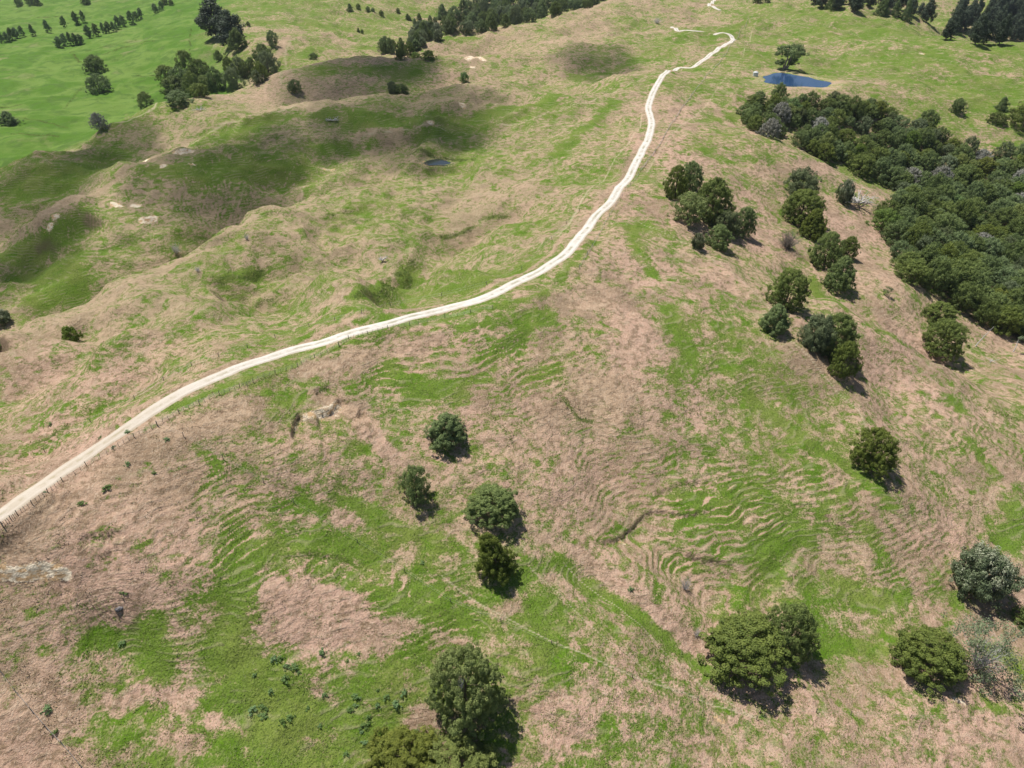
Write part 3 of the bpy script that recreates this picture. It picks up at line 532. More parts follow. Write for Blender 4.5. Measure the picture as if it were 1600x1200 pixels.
def rdir(g, n):
    v = g.normal(size=(n, 3)); return v / np.linalg.norm(v, axis=1)[:, None]
def leaf_quads(P, N, size, g, el=1.7):
    n = len(P); T = rdir(g, n); T -= N * (T * N).sum(1)[:, None]; T /= np.linalg.norm(T, axis=1)[:, None] + 1e-9; B = np.cross(N, T)
    s = (size * (.65 + .7 * g.random(n)))[:, None] if np.ndim(size) == 0 else (size * (.65 + .7 * g.random(n)))[:, None]
    a = P - T * s * el / 2; c = P + T * s * el / 2; b = P + B * s * .5 + N * s * .18; d = P - B * s * .5 + N * s * .18
    return np.stack([a, b, c, d], 1).reshape(-1, 3), np.arange(4 * n).reshape(-1, 4)
PROF = {
 'totara': lambda t: np.where(t < .22, .80 + .20 * np.sin(t / .22 * math.pi / 2), np.sqrt(np.clip(1 - ((t - .22) / .80) ** 2.3, 0, 1)) ** 1.1),
 'cone': lambda t: np.where(t < .15, .85 + t, (1 - ((t - .15) / .87)) ** .62),
 'dome': lambda t: np.sqrt(np.clip(1 - ((t - .30) / .72) ** 2, 0, 1)),
 'column': lambda t: np.where(t < .2, .55 + 2.2 * t, np.clip(1 - ((t - .2) / .82) ** 2.2, 0, 1) ** .7),
 'flat': lambda t: np.where(t < .55, .05 + .1 * t, np.clip(1 - (np.abs(t - .75) / .27) ** 2, 0, 1) ** .5),
}
def crown(seed, prof, Rr=5.0, Hh=9.0, nc=260, nl=60, rc=.95, leaf=.30, lobes=.22, lean=0, gaps=0.0, up=0.25, z0=.05, ragged=0., fill=True):
    g = np.random.default_rng(seed); P = []; N = []; tone = []
    off = g.random(3) * 50
    nsurf = int(nc * .78)
    for k in range(nc):
        inner = k >= nsurf
        for _ in range(30):
            t = g.random() ** .9; th = g.random() * 2 * math.pi
            w = PROF[prof](np.array(t)) + .12
            if g.random() < w: break
        lob = 1 + lobes * (gn(np.array([math.cos(th) * 1.3 + off[0]]), np.array([math.sin(th) * 1.3 + t * 2.2 + off[1]]), seed)[0] * 1.6) + .08 * g.normal() * (1 + ragged * 2)
        if gaps and gn(np.array([math.cos(th) * 2 + off[2]]), np.array([math.sin(th) * 2 + t * 3 + off[1]]), seed + 5)[0] > .45 - gaps: continue
        rad = PROF[prof](np.array(t)) * Rr * lob - rc * .5
        if inner: rad *= .35 + .4 * g.random()
        rad = max(rad, 0); z = Hh * (z0 + (1 - z0) * t) - rc * .4
        c = np.array([rad * math.cos(th) + lean * z, rad * math.sin(th), z])
        out = np.array([math.cos(th) * (1 - t * .75), math.sin(th) * (1 - t * .75), up + t * 1.1]); out /= np.linalg.norm(out)
        r = rc * (.6 + .75 * g.random()); n = int(nl * (r / rc) ** 2 * (.6 if inner else 1))
        d = rdir(g, n * 2); d = d[(d @ out) > -.35][:n]
        p = c + d * r * (.70 + .34 * g.random((len(d), 1))) * np.array([1, 1, .72])
        if ragged: p = p + out * (g.random((len(d), 1)) ** 3) * r * ragged
        nn = d * .9 + np.array([0, 0, .45]) + .22 * g.normal(size=d.shape); nn /= np.linalg.norm(nn, axis=1)[:, None]
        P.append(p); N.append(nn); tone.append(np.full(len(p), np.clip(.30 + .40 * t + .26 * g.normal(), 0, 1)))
    P = np.vstack(P); N = np.vstack(N); tone = np.concatenate(tone); P[:, 2] = np.maximum(P[:, 2], .05)
    V, Q = leaf_quads(P, N, leaf, g); return V, Q, np.repeat(tone, 4)
def tube(pts_, rad, ns=6):
    pts_ = np.asarray(pts_, float); n = len(pts_); T = np.gradient(pts_, axis=0); T /= np.linalg.norm(T, axis=1)[:, None] + 1e-9
    ref = np.array([0, 0, 1.]) if abs(T[0, 2]) < .9 else np.array([1., 0, 0]); V = []
    for k in range(n):
        a = np.cross(T[k], ref); a /= np.linalg.norm(a) + 1e-9; b = np.cross(T[k], a)
        for j in range(ns):
            t = 2 * math.pi * j / ns; V.append(pts_[k] + rad[k] * (math.cos(t) * a + math.sin(t) * b))
    Q = [(k * ns + j, k * ns + (j + 1) % ns, (k + 1) * ns + (j + 1) % ns, (k + 1) * ns + j) for k in range(n - 1) for j in range(ns)]
    V.append(pts_[0]); V.append(pts_[-1]); c0 = n * ns
    Q += [(c0, j, (j + 1) % ns, c0) for j in range(0)]
    Q += [((n - 1) * ns + j, (n - 1) * ns + (j + 1) % ns, c0 + 1, c0 + 1) for j in range(0)]
    return V, Q
def join(parts):
    V = []; Q = []; b = 0
    for v, q in parts:
        V += list(v); Q += [tuple(i + b for i in f) for f in q]; b += len(v)
    return np.array(V), np.array(Q)
def limb(g, p0, d, L, r, bend=.25, n=6, grav=0.):
    p = [np.array(p0, float)]; d = np.array(d, float); d /= np.linalg.norm(d)
    for k in range(n):
        d = d + bend * g.normal(size=3) * .5 + np.array([0, 0, grav]); d /= np.linalg.norm(d); p.append(p[-1] + d * L / n)
    return np.array(p), r * (1 - np.linspace(0, .85, n + 1))
def trunk_mesh(seed, Hh, r, nl=7, lean=0., low=.15, spread=.55):
    g = np.random.default_rng(seed); hs = np.linspace(-.6, Hh * .82, 8)
    pts_ = np.array([[lean * max(h, 0) + .02 * Hh * g.normal() * (h > .5), .02 * Hh * g.normal() * (h > .5), h] for h in hs])
    parts = [tube(pts_, r * np.array([1.5, 1.1, .9, .78, .62, .46, .3, .14]), 8)]
    for k in range(nl):
        t = low + (1 - low) * .8 * k / nl; i = np.interp(t * Hh * .82, hs, np.arange(8)); p0 = pts_[int(i)] * (1 - i % 1) + pts_[min(int(i) + 1, 7)] * (i % 1)
        th = 2.4 * k + g.random(); L = Hh * spread * (1 - t * .6)
        q, rr = limb(g, p0, (math.cos(th), math.sin(th), .55), L, r * .42 * (1 - t * .6)); parts.append(tube(q, rr, 5))
    return join(parts)
def bare(seed, Rr, Hh, nb, r0=.06, ns=3, subs=4, spread=1.0, arch=.12):
    g = np.random.default_rng(seed); parts = []
    for k in range(nb):
        th = g.random() * 2 * math.pi; e = g.random() * spread
        d = (math.cos(th) * e, math.sin(th) * e, 1.0); L = Hh * (.6 + .5 * g.random()); q, rr = limb(g, (math.cos(th) * .2, math.sin(th) * .2, 0), d, L, r0, .35, 5); q[:, :2] *= Rr / (Hh * .75)
        parts.append(tube(q, rr, ns))
        for j in range(subs):
            i = 1 + int(g.random() * 4); dd = (q[i] - q[i - 1]) + .6 * np.linalg.norm(q[i] - q[i - 1]) * g.normal(size=3); q2, r2 = limb(g, q[i], dd, L * (.2 + .25 * g.random()), rr[i] * .7, .4, 4); parts.append(tube(q2, r2, ns))
    return join(parts)
PROTO = {}
def proto(key, leafm, barkm, Rr, Hh, crown_args=None, trunk_args=None, extra=None):
    parts = []
    if crown_args:
        V, Q, tn = crown(Rr=Rr, Hh=Hh, **crown_args); V_c = V; parts.append(('crown', mesh_np('crown', V, Q, ML[leafm], False, {'tone': ('FLOAT', tn)})))
    if trunk_args is not None:
        V, Q = trunk_mesh(**trunk_args); parts.append(('trunk', mesh_np('trunk', V, Q, MB_[barkm], True)))
    if extra:
        for nm, V, Q, mt in extra: parts.append((nm, mesh_np(nm, V, Q, mt, True)))
    if crown_args: Rr = float(np.percentile(np.hypot(V_c[:, 0] - V_c[:, 0].mean(), V_c[:, 1]), 98)); Hh = float(np.percentile(V_c[:, 2], 99.7))
    PROTO[key] = (parts, Rr, Hh)
def place(key, name, x, y, z, r, h, rot=None, label=None, cat='tree', group=None, sink=.12, tilt=0.):
    parts, Rr, Hh = PROTO[key]; o = empty(name, (x, y, z - sink)); o.rotation_euler = (tilt * .6, tilt, random.random() * 6.28 if rot is None else rot); o.scale = (r / Rr, r / Rr * random.uniform(.94, 1.06), h / Hh)
    for nm, me_ in parts: obj(nm, me_, o)
    return tag(o, label, cat, group)
# near and middle-distance kinds
for k in range(5):
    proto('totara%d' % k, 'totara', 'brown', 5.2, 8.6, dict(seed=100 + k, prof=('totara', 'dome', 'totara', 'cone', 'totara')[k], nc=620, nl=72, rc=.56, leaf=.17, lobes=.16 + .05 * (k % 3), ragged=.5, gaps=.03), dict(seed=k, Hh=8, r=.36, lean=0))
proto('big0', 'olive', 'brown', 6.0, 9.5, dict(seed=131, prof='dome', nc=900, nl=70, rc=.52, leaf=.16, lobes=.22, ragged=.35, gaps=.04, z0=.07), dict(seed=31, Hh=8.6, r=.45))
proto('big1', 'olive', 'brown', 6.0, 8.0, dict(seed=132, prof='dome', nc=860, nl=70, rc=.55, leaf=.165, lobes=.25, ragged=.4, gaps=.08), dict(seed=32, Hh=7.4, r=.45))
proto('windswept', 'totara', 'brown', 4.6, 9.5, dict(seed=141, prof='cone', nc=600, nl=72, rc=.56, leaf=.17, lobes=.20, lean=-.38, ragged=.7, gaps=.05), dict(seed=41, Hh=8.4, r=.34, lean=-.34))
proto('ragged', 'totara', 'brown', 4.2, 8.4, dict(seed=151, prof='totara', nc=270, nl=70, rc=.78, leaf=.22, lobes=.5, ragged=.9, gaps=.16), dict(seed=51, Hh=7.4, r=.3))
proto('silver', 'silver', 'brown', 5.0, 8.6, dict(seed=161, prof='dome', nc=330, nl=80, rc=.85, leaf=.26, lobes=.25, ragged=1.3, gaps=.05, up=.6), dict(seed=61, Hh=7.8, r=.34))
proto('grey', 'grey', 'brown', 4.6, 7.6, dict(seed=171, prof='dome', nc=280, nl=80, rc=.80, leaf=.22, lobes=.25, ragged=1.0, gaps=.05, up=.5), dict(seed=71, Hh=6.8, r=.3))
gV, gQ = bare(181, 4.2, 7.0, 26, .075, 4, 7, .9)
V_, Q_, tn_ = crown(seed=182, prof='dome', Rr=4.4, Hh=7.2, nc=170, nl=36, rc=.72, leaf=.17, lobes=.4, ragged=1.2, gaps=.22)
PROTO['sparse'] = ([('crown', mesh_np('crown', V_, Q_, ML['grey'], False, {'tone': ('FLOAT', tn_)})), ('trunk', mesh_np('trunk', gV, gQ, MB_['grey'], True))], 4.4, 7.2)
# forest kinds (lighter meshes)
FK = []
for k, (lm, pr) in enumerate([('deep', 'dome'), ('totara', 'totara'), ('deep', 'totara'), ('olive', 'dome'), ('grey', 'dome'), ('bright', 'dome'), ('deep', 'cone'), ('totara', 'dome'), ('pale', 'dome')]):
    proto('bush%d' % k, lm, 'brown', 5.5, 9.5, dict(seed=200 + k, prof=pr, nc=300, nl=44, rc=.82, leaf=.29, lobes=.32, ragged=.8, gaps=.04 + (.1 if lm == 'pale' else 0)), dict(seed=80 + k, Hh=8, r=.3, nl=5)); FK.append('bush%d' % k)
for k in range(3):
    proto('pine%d' % k, 'pine', 'brown', 5.5, 22, dict(seed=230 + k, prof='column', nc=210, nl=40, rc=1.7, leaf=.60, lobes=.5, ragged=.8, gaps=.10, z0=.12), dict(seed=90 + k, Hh=21, r=.55))
for k in range(2):
    proto('poplar%d' % k, 'poplar', 'brown', 3.0, 11, dict(seed=240 + k, prof='column', nc=110, nl=34, rc=.9, leaf=.42, lobes=.35, ragged=.7, gaps=.08, z0=.12), dict(seed=95 + k, Hh=10, r=.22))
for k in range(2):
    proto('shrub%d' % k, 'bright', 'brown', 1.6, 2.0, dict(seed=250 + k, prof='dome', nc=60, nl=50, rc=.42, leaf=.16, lobes=.3, ragged=.6), dict(seed=98 + k, Hh=1.7, r=.09, nl=4))
for k in range(2):
    V_, Q_ = bare(260 + k, 1.9, 2.6, 46, .035, 3, 7, 1.2); PROTO['twigs%d' % k] = ([('stems', mesh_np('stems', V_, Q_, MB_['grey'], True))], 1.9, 2.6)
for k in range(3):
    V_, Q_, tn_ = crown(seed=270 + k, prof='dome', Rr=.6, Hh=.7, nc=16, nl=26, rc=.22, leaf=.13, lobes=.4, ragged=1.2, gaps=.05); PROTO['weed%d' % k] = ([('leaves', mesh_np('leaves', V_, Q_, ML['weed'], False, {'tone': ('FLOAT', tn_)}))], .6, .7)

ZT = np.linspace(.02, 1, 50)
def fit(u0, v0, u1, v1, minh=.5, maxh=1.22):
    """ground point, radius and height of a plant whose outline fills this box of the photograph"""
    uc = (u0 + u1) / 2; w = u1 - u0; hp_ = v1 - v0; x, y, z = hit(uc, v1 - .1 * hp_); rho = PROF['totara'](ZT)
    for _ in range(4):
        dep = math.atan2(CAMZ - z, math.hypot(x, y)); k = depth_mpp(x, y, z); r = w / 2 * k; lo, hi = minh * 2 * r, maxh * 2 * r
        ext = lambda Ht: ((ZT * Ht * math.cos(dep) + rho * r * math.sin(dep)).max(), (ZT * Ht * math.cos(dep) - rho * r * math.sin(dep)).min())
        for _ in range(20):
            mid = (lo + hi) / 2; t_, b_ = ext(mid)
            if (t_ - b_) / k > hp_: hi = mid
            else: lo = mid
        Ht = (lo + hi) / 2; t_, b_ = ext(Ht); x, y, z = hit(uc, min(v1 + b_ / k + (0 if Ht > minh * 2.02 * r else ((t_ - b_) / k - hp_) * .5), v1))
    return x, y, z, r, Ht
T_ = [ # proto, box, name, label
 ('big0',(664,1003,790,1152),'totara_tree','largest olive green tree, egg shaped, above the two cut by the bottom edge'),
 ('big1',(575,1146,690,1235),'totara_tree','left one of two wide olive trees cut by the bottom edge'),
 ('big1',(655,1158,775,1250),'totara_tree','right one of two olive trees cut by the bottom edge'),
 ('totara1',(1090,955,1222,1072),'totara_tree','broadest round green tree of the near slope, in front of a darker companion'),
 ('totara4',(1186,942,1268,1038),'totara_tree','darker tree touching the right side of the broadest round tree'),
 ('totara0',(1396,978,1500,1070),'totara_tree','dense rounded tree beside the thin grey sparse tree near the lower right'),
 ('sparse',(1484,968,1566,1066),'kanuka_tree','thin half bare grey green tree touching a dense rounded tree'),
 ('silver',(1472,848,1573,945),'silver_tree','tree with silvery pale tips standing alone near the right edge'),
 ('totara2',(1583,946,1640,992),'totara_tree','tree cut by the right edge below the silver tipped tree'),
 ('totara2',(1324,668,1391,742),'totara_tree','lone egg shaped dark tree on the middle right slope with nothing near it'),
 ('windswept',(748,823,813,912),'totara_tree','windswept tree leaning left, lowest of the four in the middle of the field'),
 ('totara0',(727,757,810,828),'totara_tree','rounded olive tree just above the windswept leaning tree'),
 ('ragged',(625,727,677,792),'totara_tree','ragged narrow tree, leftmost of the four in the middle of the field'),
 ('totara3',(667,643,730,704),'totara_tree','sloping tree highest of the four in the middle of the field'),
 ('totara2',(1197,422,1258,488),'totara_tree','dark round tree just above a smaller olive one on the right slope'),
 ('totara3',(1187,475,1230,524),'totara_tree','small olive tree directly below and left of a larger dark round tree'),
 ('grey',(1245,492,1298,552),'kanuka_tree','grey green left member of the joined clump of three on the right slope'),
 ('totara0',(1268,489,1332,562),'totara_tree','largest dark member of the joined clump of three on the right slope'),
 ('totara4',(1292,532,1338,593),'totara_tree','lowest member of the joined clump of three on the right slope'),
 ('totara4',(1262,364,1312,424),'totara_tree','dark upper left tree of a trio standing close together below the row on the right'),
 ('totara1',(1309,370,1337,407),'totara_tree','smallest and lightest tree of a trio, at its upper right'),
 ('totara3',(1287,401,1331,457),'totara_tree','lowest tree of a trio, with a dark shadow at its foot'),
 ('grey',(1223,265,1276,312),'kanuka_tree','grey green top tree of the upright stack of three left of the dead white tree'),
 ('totara2',(1217,298,1282,354),'totara_tree','widest middle tree of the upright stack of three left of the dead white tree'),
 ('totara3',(1247,328,1287,377),'totara_tree','bottom tree of the upright stack of three, nearest the trio below'),
 ('totara4',(1035,258,1074,312),'totara_tree','leftmost dark tree of the cluster right of the road'),
 ('totara2',(1060,251,1095,300),'totara_tree','topmost tree of the cluster right of the road'),
 ('bush3',(1050,303,1100,352),'totara_tree','light olive round tree at the lower left of the cluster right of the road'),
 ('totara0',(1082,282,1140,350),'totara_tree','biggest dark tree in the centre of the cluster right of the road'),
 ('grey',(1110,328,1155,370),'kanuka_tree','greyish tree between the biggest and the rightmost of the cluster by the road'),
 ('totara1',(1143,315,1178,371),'totara_tree','rightmost tree of the cluster right of the road'),
 ('totara4',(1099,352,1142,394),'totara_tree','lowest round dark tree of the cluster right of the road'),
 ('silver',(1078,365,1101,391),'shrub','small pale grey shrub at the foot of the cluster right of the road'),
 ('silver',(1303,275,1332,320),'kanuka_tree','pale grey green bush beside the fallen dead white tree'),
 ('totara0',(1438,471,1488,510),'totara_tree','smaller tree of a pair below the edge of the bush, behind the round one'),
 ('totara2',(1441,500,1500,562),'totara_tree','round tree of a pair standing just below the edge of the bush'),
 ('bush2',(1484,155,1505,177),'totara_tree','small dark tree alone above the bush, leftmost on the upper right slope'),
 ('bush6',(1555,153,1573,173),'totara_tree','small pointed tree in bright grass on the upper right slope'),
 ('bush0',(1543,176,1568,193),'totara_tree','low dark tree just left of the large one at the right edge'),
 ('bush1',(1571,160,1625,204),'totara_tree','large dark tree at the right edge above the bush'),
 ('shrub0',(97,508,127,536),'shrub','round bright green bush alone left of the road near the left edge'),
 ('bush2',(135,88,166,113),'totara_tree','upper of two dark trees on the bright green valley farm'),
 ('bush0',(140,118,173,147),'totara_tree','lower of two dark trees on the bright green valley farm'),
 ('bush1',(217,145,242,169),'totara_tree','dark tree on green grass just behind the left crest'),
 ('bush6',(0,175,28,196),'totara_tree','dark pointed tree at the left edge in the valley farm'),
 ('bush2',(451,126,472,145),'shrub','dark shrub at the left end of the shaded hill crest'),
 ('shrub1',(717,114,732,129),'shrub','small bright green round bush on the far hillside left of the road'),
 ('bush5',(642,82,657,92),'shrub','bright green bush on the crest, left of its neighbour'),
 ('bush5',(660,80,680,93),'shrub','wider bright green bush on the crest, right of its neighbour'),
 ('bush2',(484,83,497,94),'shrub','tiny round bush beside the pale track of the far left hills'),
 ('bush2',(418,50,435,71),'totara_tree','dark tree alone on the far slope above the copse'),
 ('bush0',(336,80,348,95),'shrub','small dark tree just below the tall pines'),
 ('pine0',(318,0,362,60),'pine_tree','tall dark pine, left one of the pair above the valley farm'),
 ('pine1',(344,10,384,74),'pine_tree','tall dark pine, right one of the pair above the valley farm'),
 ('bush6',(358,48,388,78),'pine_tree','low dark tree at the foot of the two tall pines'),
 ('bush8',(145,178,168,203),'kanuka_tree','pale grey leafless tree on the green slope behind the left crest'),
 ('bush4',(605,128,622,147),'shrub','feathery grey white shrub in the hollow behind the crest'),
 ('bush2',(618,132,638,147),'shrub','dark green shrub beside the feathery white one'),
 ('silver',(-14,482,20,508),'shrub','silvery shrub cut by the left edge'),
 ('bush2',(-12,534,8,550),'shrub','dark shrub cut by the left edge below the silvery one')]
for key, box, nm, lab in T_:
    x, y, z, r, h = fit(*box); place(key, nm, x, y, z, (.9 if key in ('big0', 'silver') else 1) * r * (1.2 if key[:4] in ('bush', 'pine') else 1.07), h * (.86 if key == 'big0' else 1.03), rot=(0 if key in ('windswept', 'big0') else None), label=lab, cat='shrub' if nm == 'shrub' else 'tree')
# copses of the valley farm
for bi, box in enumerate([(248,105,275,130),(280,83,306,116),(256,122,296,148),(262,143,300,167),(300,97,332,132),(326,103,352,142),(288,116,318,150),(268,108,300,140),(310,120,338,145),(300,132,326,152)]):
    x, y, z, r, h = fit(*box); place(random.choice(['bush0', 'bush1', 'bush2', 'bush7']), 'totara_tree', x, y, z, r * 1.2, h * 1.05, label=['leftmost', 'tall back left', 'middle left', 'front left', 'back middle', 'rearmost right', 'central', 'inner left', 'inner right', 'front right'][bi] + ' dark tree of the tight copse on the bright green valley farm', group='trees of the copse on the valley farm')
for bi, box in enumerate([(349,91,367,112),(363,92,386,119),(386,92,402,112),(350,110,380,142),(372,100,392,122),(398,72,426,98),(404,84,437,116),(396,100,420,128),(392,112,412,132)]):
    x, y, z, r, h = fit(*box); place(random.choice(['bush0', 'bush1', 'bush4', 'bush6']), 'totara_tree', x, y, z, r * 1.2, h * 1.05, label=['small leftmost', 'round second', 'round third', 'tall front left', 'inner', 'large back right', 'large rightmost', 'front middle', 'low front right'][bi] + ' tree of the loose line between the copse and the shaded hill', group='trees behind the left crest')
for (u, v) in [(3,68),(12,65),(19,62),(26,60),(36,58),(52,57),(75,51),(102,44),(120,38),(131,35)]:
    x, y, z = hit(u, v); k = depth_mpp(x, y, z); place(random.choice(['poplar0', 'poplar1']), 'poplar_tree', x, y, z, 5.5 * k * random.uniform(.8, 1.25), 16 * k * random.uniform(.85, 1.2), label='slim poplar of the spaced upper row across the valley farm', group='poplars of the upper row')
for (u, v) in [(93,74),(103,72),(111,71),(119,70),(126,68),(140,60),(151,57),(162,53),(170,52),(178,50),(186,46),(193,42),(206,38),(214,33),(221,30),(243,21),(253,17)]:
    x, y, z = hit(u, v); k = depth_mpp(x, y, z); place(random.choice(['poplar0', 'poplar1']), 'poplar_tree', x, y, z, 5.5 * k * random.uniform(.8, 1.3), 16 * k * random.uniform(.8, 1.25), label='slim poplar of the denser lower row across the valley farm', group='poplars of the lower row')
# woods: trees one by one inside outlines of the photograph
def inside(poly, u, v):
    c = False; n = len(poly)
    for i in range(n):
        a = poly[i]; b = poly[i - 1]
        if (a[1] > v) != (b[1] > v) and u < (b[0] - a[0]) * (v - a[1]) / (b[1] - a[1]) + a[0]: c = not c
    return c
def wood(poly, wfun, hr, kinds, name, label, group, lift=.5, maxn=230, sep=.62, cat='tree', tries=9000, zone=None):
    g = random.Random(len(poly) * 13 + maxn); us = [p[0] for p in poly]; vs = [p[1] for p in poly]; got = []
    for _ in range(tries):
        if len(got) >= maxn: break
        u = g.uniform(min(us), max(us)); v = g.uniform(min(vs), max(vs))
        if not inside(poly, u, v): continue
        w = wfun(u, v) * g.uniform(.75, 1.25); k0 = w * lift
        x, y, z = hit(u, v + k0); r = w / 2 * depth_mpp(x, y, z)
        if any((x - a) ** 2 + (y - b) ** 2 < (sep * (r + c)) ** 2 for a, b, c in got): continue
        got.append((x, y, r)); kk = g.choice(kinds); wd = {'bush3': 'olive', 'bush4': 'grey green', 'bush5': 'fresh green', 'bush6': 'pointed dark', 'bush8': 'pale grey'}.get(kk, 'round dark green')
        place(kk, name, x, y, z, r * 1.2, 2 * r * hr * 1.1 * (g.uniform(.78, 1.15) if g.random() < .93 or kk == 'bush8' else g.uniform(1.2, 1.45)), label=(label % wd if '%s' in label else label) + (zone(u, v) if zone else ''), group=group, cat=cat)
    print('wood', group, len(got))
bush_poly = [(1160,170),(1182,150),(1215,150),(1250,155),(1300,148),(1330,160),(1372,160),(1385,172),(1440,180),(1478,210),(1490,228),(1560,238),(1600,232),(1650,230),(1650,560),(1600,515),(1560,500),(1505,480),(1480,440),(1420,420),(1376,352),(1372,318),(1400,294),(1364,268),(1296,242),(1220,212),(1162,190)]
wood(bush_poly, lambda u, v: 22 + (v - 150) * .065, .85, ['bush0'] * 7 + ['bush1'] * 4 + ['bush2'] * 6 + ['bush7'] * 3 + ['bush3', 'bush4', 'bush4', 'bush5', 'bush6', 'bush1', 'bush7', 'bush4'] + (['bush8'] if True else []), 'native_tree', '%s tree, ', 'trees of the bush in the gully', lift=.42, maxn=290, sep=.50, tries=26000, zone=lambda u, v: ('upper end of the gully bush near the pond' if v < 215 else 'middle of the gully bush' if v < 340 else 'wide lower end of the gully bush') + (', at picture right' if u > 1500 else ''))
wood([(640,78),(648,50),(668,40),(690,45),(692,22),(740,8),(760,-10),(945,-10),(932,2),(870,18),(800,37),(742,44),(700,49),(660,64),(642,80)], lambda u, v: 17, 1.0, ['bush2', 'bush0', 'bush6', 'bush6', 'bush0', 'bush4'], 'forest_tree', '%s tree of the forest strip behind the far crest at the top', 'forest strip behind the far crest', lift=.4, maxn=110, sep=.5)
wood([(596,74),(616,68),(642,78),(640,92),(622,90),(600,84)], lambda u, v: 13, 1.2, ['bush2', 'bush6', 'bush0'], 'native_tree', 'dark tree of the small clump at the gully head below the forest strip', 'small clump at the gully head', maxn=9, sep=.5)
wood([(640,46),(655,40),(690,44),(690,56),(655,70),(640,74)], lambda u, v: 13, 1.1, ['silver', 'bush4', 'grey'], 'kanuka_tree', 'pale grey tree at the near end of the far forest strip', 'pale trees at the end of the forest strip', maxn=14, sep=.5)
wood([(1262,-12),(1290,0),(1345,6),(1420,18),(1460,28),(1475,42),(1486,58),(1440,10),(1420,-12)], lambda u, v: 16, 1.5, ['pine0', 'pine1', 'pine2', 'bush6'], 'pine_tree', 'dark pine of the row behind the upper right crest', 'pines in the row behind the crest', lift=1.0, maxn=26, sep=.5)
wood([(1484,16),(1500,10),(1522,8),(1530,34),(1545,8),(1575,2),(1598,10),(1598,52),(1570,58),(1520,54),(1480,46)], lambda u, v: 17, 1.9, ['pine0', 'pine1', 'pine2'], 'pine_tree', 'tall dark pine of the stand behind the crest at the upper right', 'pines of the upper right stand', lift=.9, maxn=38, sep=.45)
for (u, v, w) in [(547,14,12),(560,12,9),(575,16,9),(583,17,7),(596,22,9),(622,18,8),(637,28,9),(640,30,8),(655,28,10),(50,2,20),(30,4,14),(60,5,14),(135,2,16),(258,4,12),(268,6,10),(388,38,7),(1183,1,16),(1198,0,12),(560,48,7),(566,50,6),(648,35,9),(672,30,9),(680,32,8)]:
    x, y, z = hit(u, v + w * .3); k = depth_mpp(x, y, z); place(random.choice(['bush0', 'bush2', 'bush6']), 'totara_tree', x, y, z, w * .5 * k, w * .9 * k, label='small dark tree scattered on the farthest hills along the top', group='scattered trees of the far hills')
# bare shrubs
for key, box, lab in [('grey', (1211,355,1249,392), 'round grey brown leafless shrub alone on the right slope'), ('twigs1', (266,378,287,399), 'grey twiggy shrub beside the gully on the left hills'), ('twigs0', (380,362,392,376), 'tiny pale grey shrub on the left hills'),
                      ('twigs1', (302,415,316,426), 'low grey shrub, lower of the left hill pair'), ('twigs0', (1058,895,1082,928), 'pinkish grey twiggy shrub on the lower slope above the broadest tree'), ('twigs1', (1080,978,1096,998), 'small grey twiggy shrub touching the left of the broadest tree'),
                      ('twigs0', (1425,262,1440,276), 'pale twiggy shrub at the top edge of the bush'), ('twigs1', (1018,26,1034,37), 'grey leafless shrub on the far hill beside the road bend')]:
    x, y, z, r, h = fit(*box)
    if key == 'grey':
        V_, Q_ = bare(300, 2.4, 3.2, 90, .04, 3, 8, 1.3); PROTO['greyball'] = ([('stems', mesh_np('stems', V_, Q_, bark_mat('grey_twigs', (.17, .15, .13), (.33, .30, .27)), True))], 2.4, 3.2); key = 'greyball'
    place(key, 'bare_shrub', x, y, z, r, h, label=lab, cat='shrub')
# wind-blown old tree by the pond
g_ = np.random.default_rng(5); tp = []
for k, (dx, L, r0) in enumerate([(-.35, 9, .55), (.1, 8.5, .5), (.35, 8, .45), (-.6, 6, .3), (.75, 7, .3)]):
    q, rr = limb(g_, (dx * 1.2, 0, -.3), (dx * .5 + .25, .1 * k - .2, 1), L, r0, .25, 8); tp.append(tube(q, rr, 6))
mv, mq = join(tp); V1, Q1, t1 = crown(seed=311, prof='dome', Rr=4.8, Hh=4.6, nc=150, nl=44, rc=.9, leaf=.34, lobes=.4, ragged=.9, gaps=.12); V1[:, 2] += 5.6; V1[:, 0] += 1.6
V2, Q2, t2 = crown(seed=312, prof='dome', Rr=2.0, Hh=3.0, nc=40, nl=40, rc=.8, leaf=.34, lobes=.4, ragged=.9, gaps=.1); V2[:, 2] += 1.8; V2[:, 0] += 3.4
V3, Q3, t3 = crown(seed=313, prof='dome', Rr=1.6, Hh=2.6, nc=30, nl=40, rc=.7, leaf=.34, lobes=.4, ragged=.9, gaps=.1); V3[:, 2] += 2.0; V3[:, 0] -= 2.6
Vc = np.vstack([V1, V2, V3]); Qc = np.vstack([Q1, Q2 + len(V1), Q3 + len(V1) + len(V2)]); tc = np.concatenate([t1, t2, t3])
x, y, z = hit(1226, 108); k = depth_mpp(x, y, z); s_ = 34 * k / 10.2
o = empty('macrocarpa_tree', (x, y, z)); o.scale = (s_,) * 3; tag(o, 'old wind blown tree with bare twisted trunks standing behind the blue pond', 'tree')
obj('crown', mesh_np('crown', Vc, Qc, ML['deep'], False, {'tone': ('FLOAT', tc)}), o); obj('trunk', mesh_np('trunk', mv, mq, bark_mat('old_trunk', (.22, .19, .16), (.42, .38, .34)), True), o)
# dead branch in the big near tree
big = [o_ for o_ in S.objects if o_.get('label', '').startswith('largest olive')][0]
V_, Q_ = bare(330, 1.0, 2.6, 16, .06, 4, 6, .6); db = obj('dead_branch', mesh_np('dead_branch', V_, Q_, MB_['grey'], True), big); db.location = Vector((-.10, -2.6, 6.6)); db.rotation_euler = (.5, 0, 0)
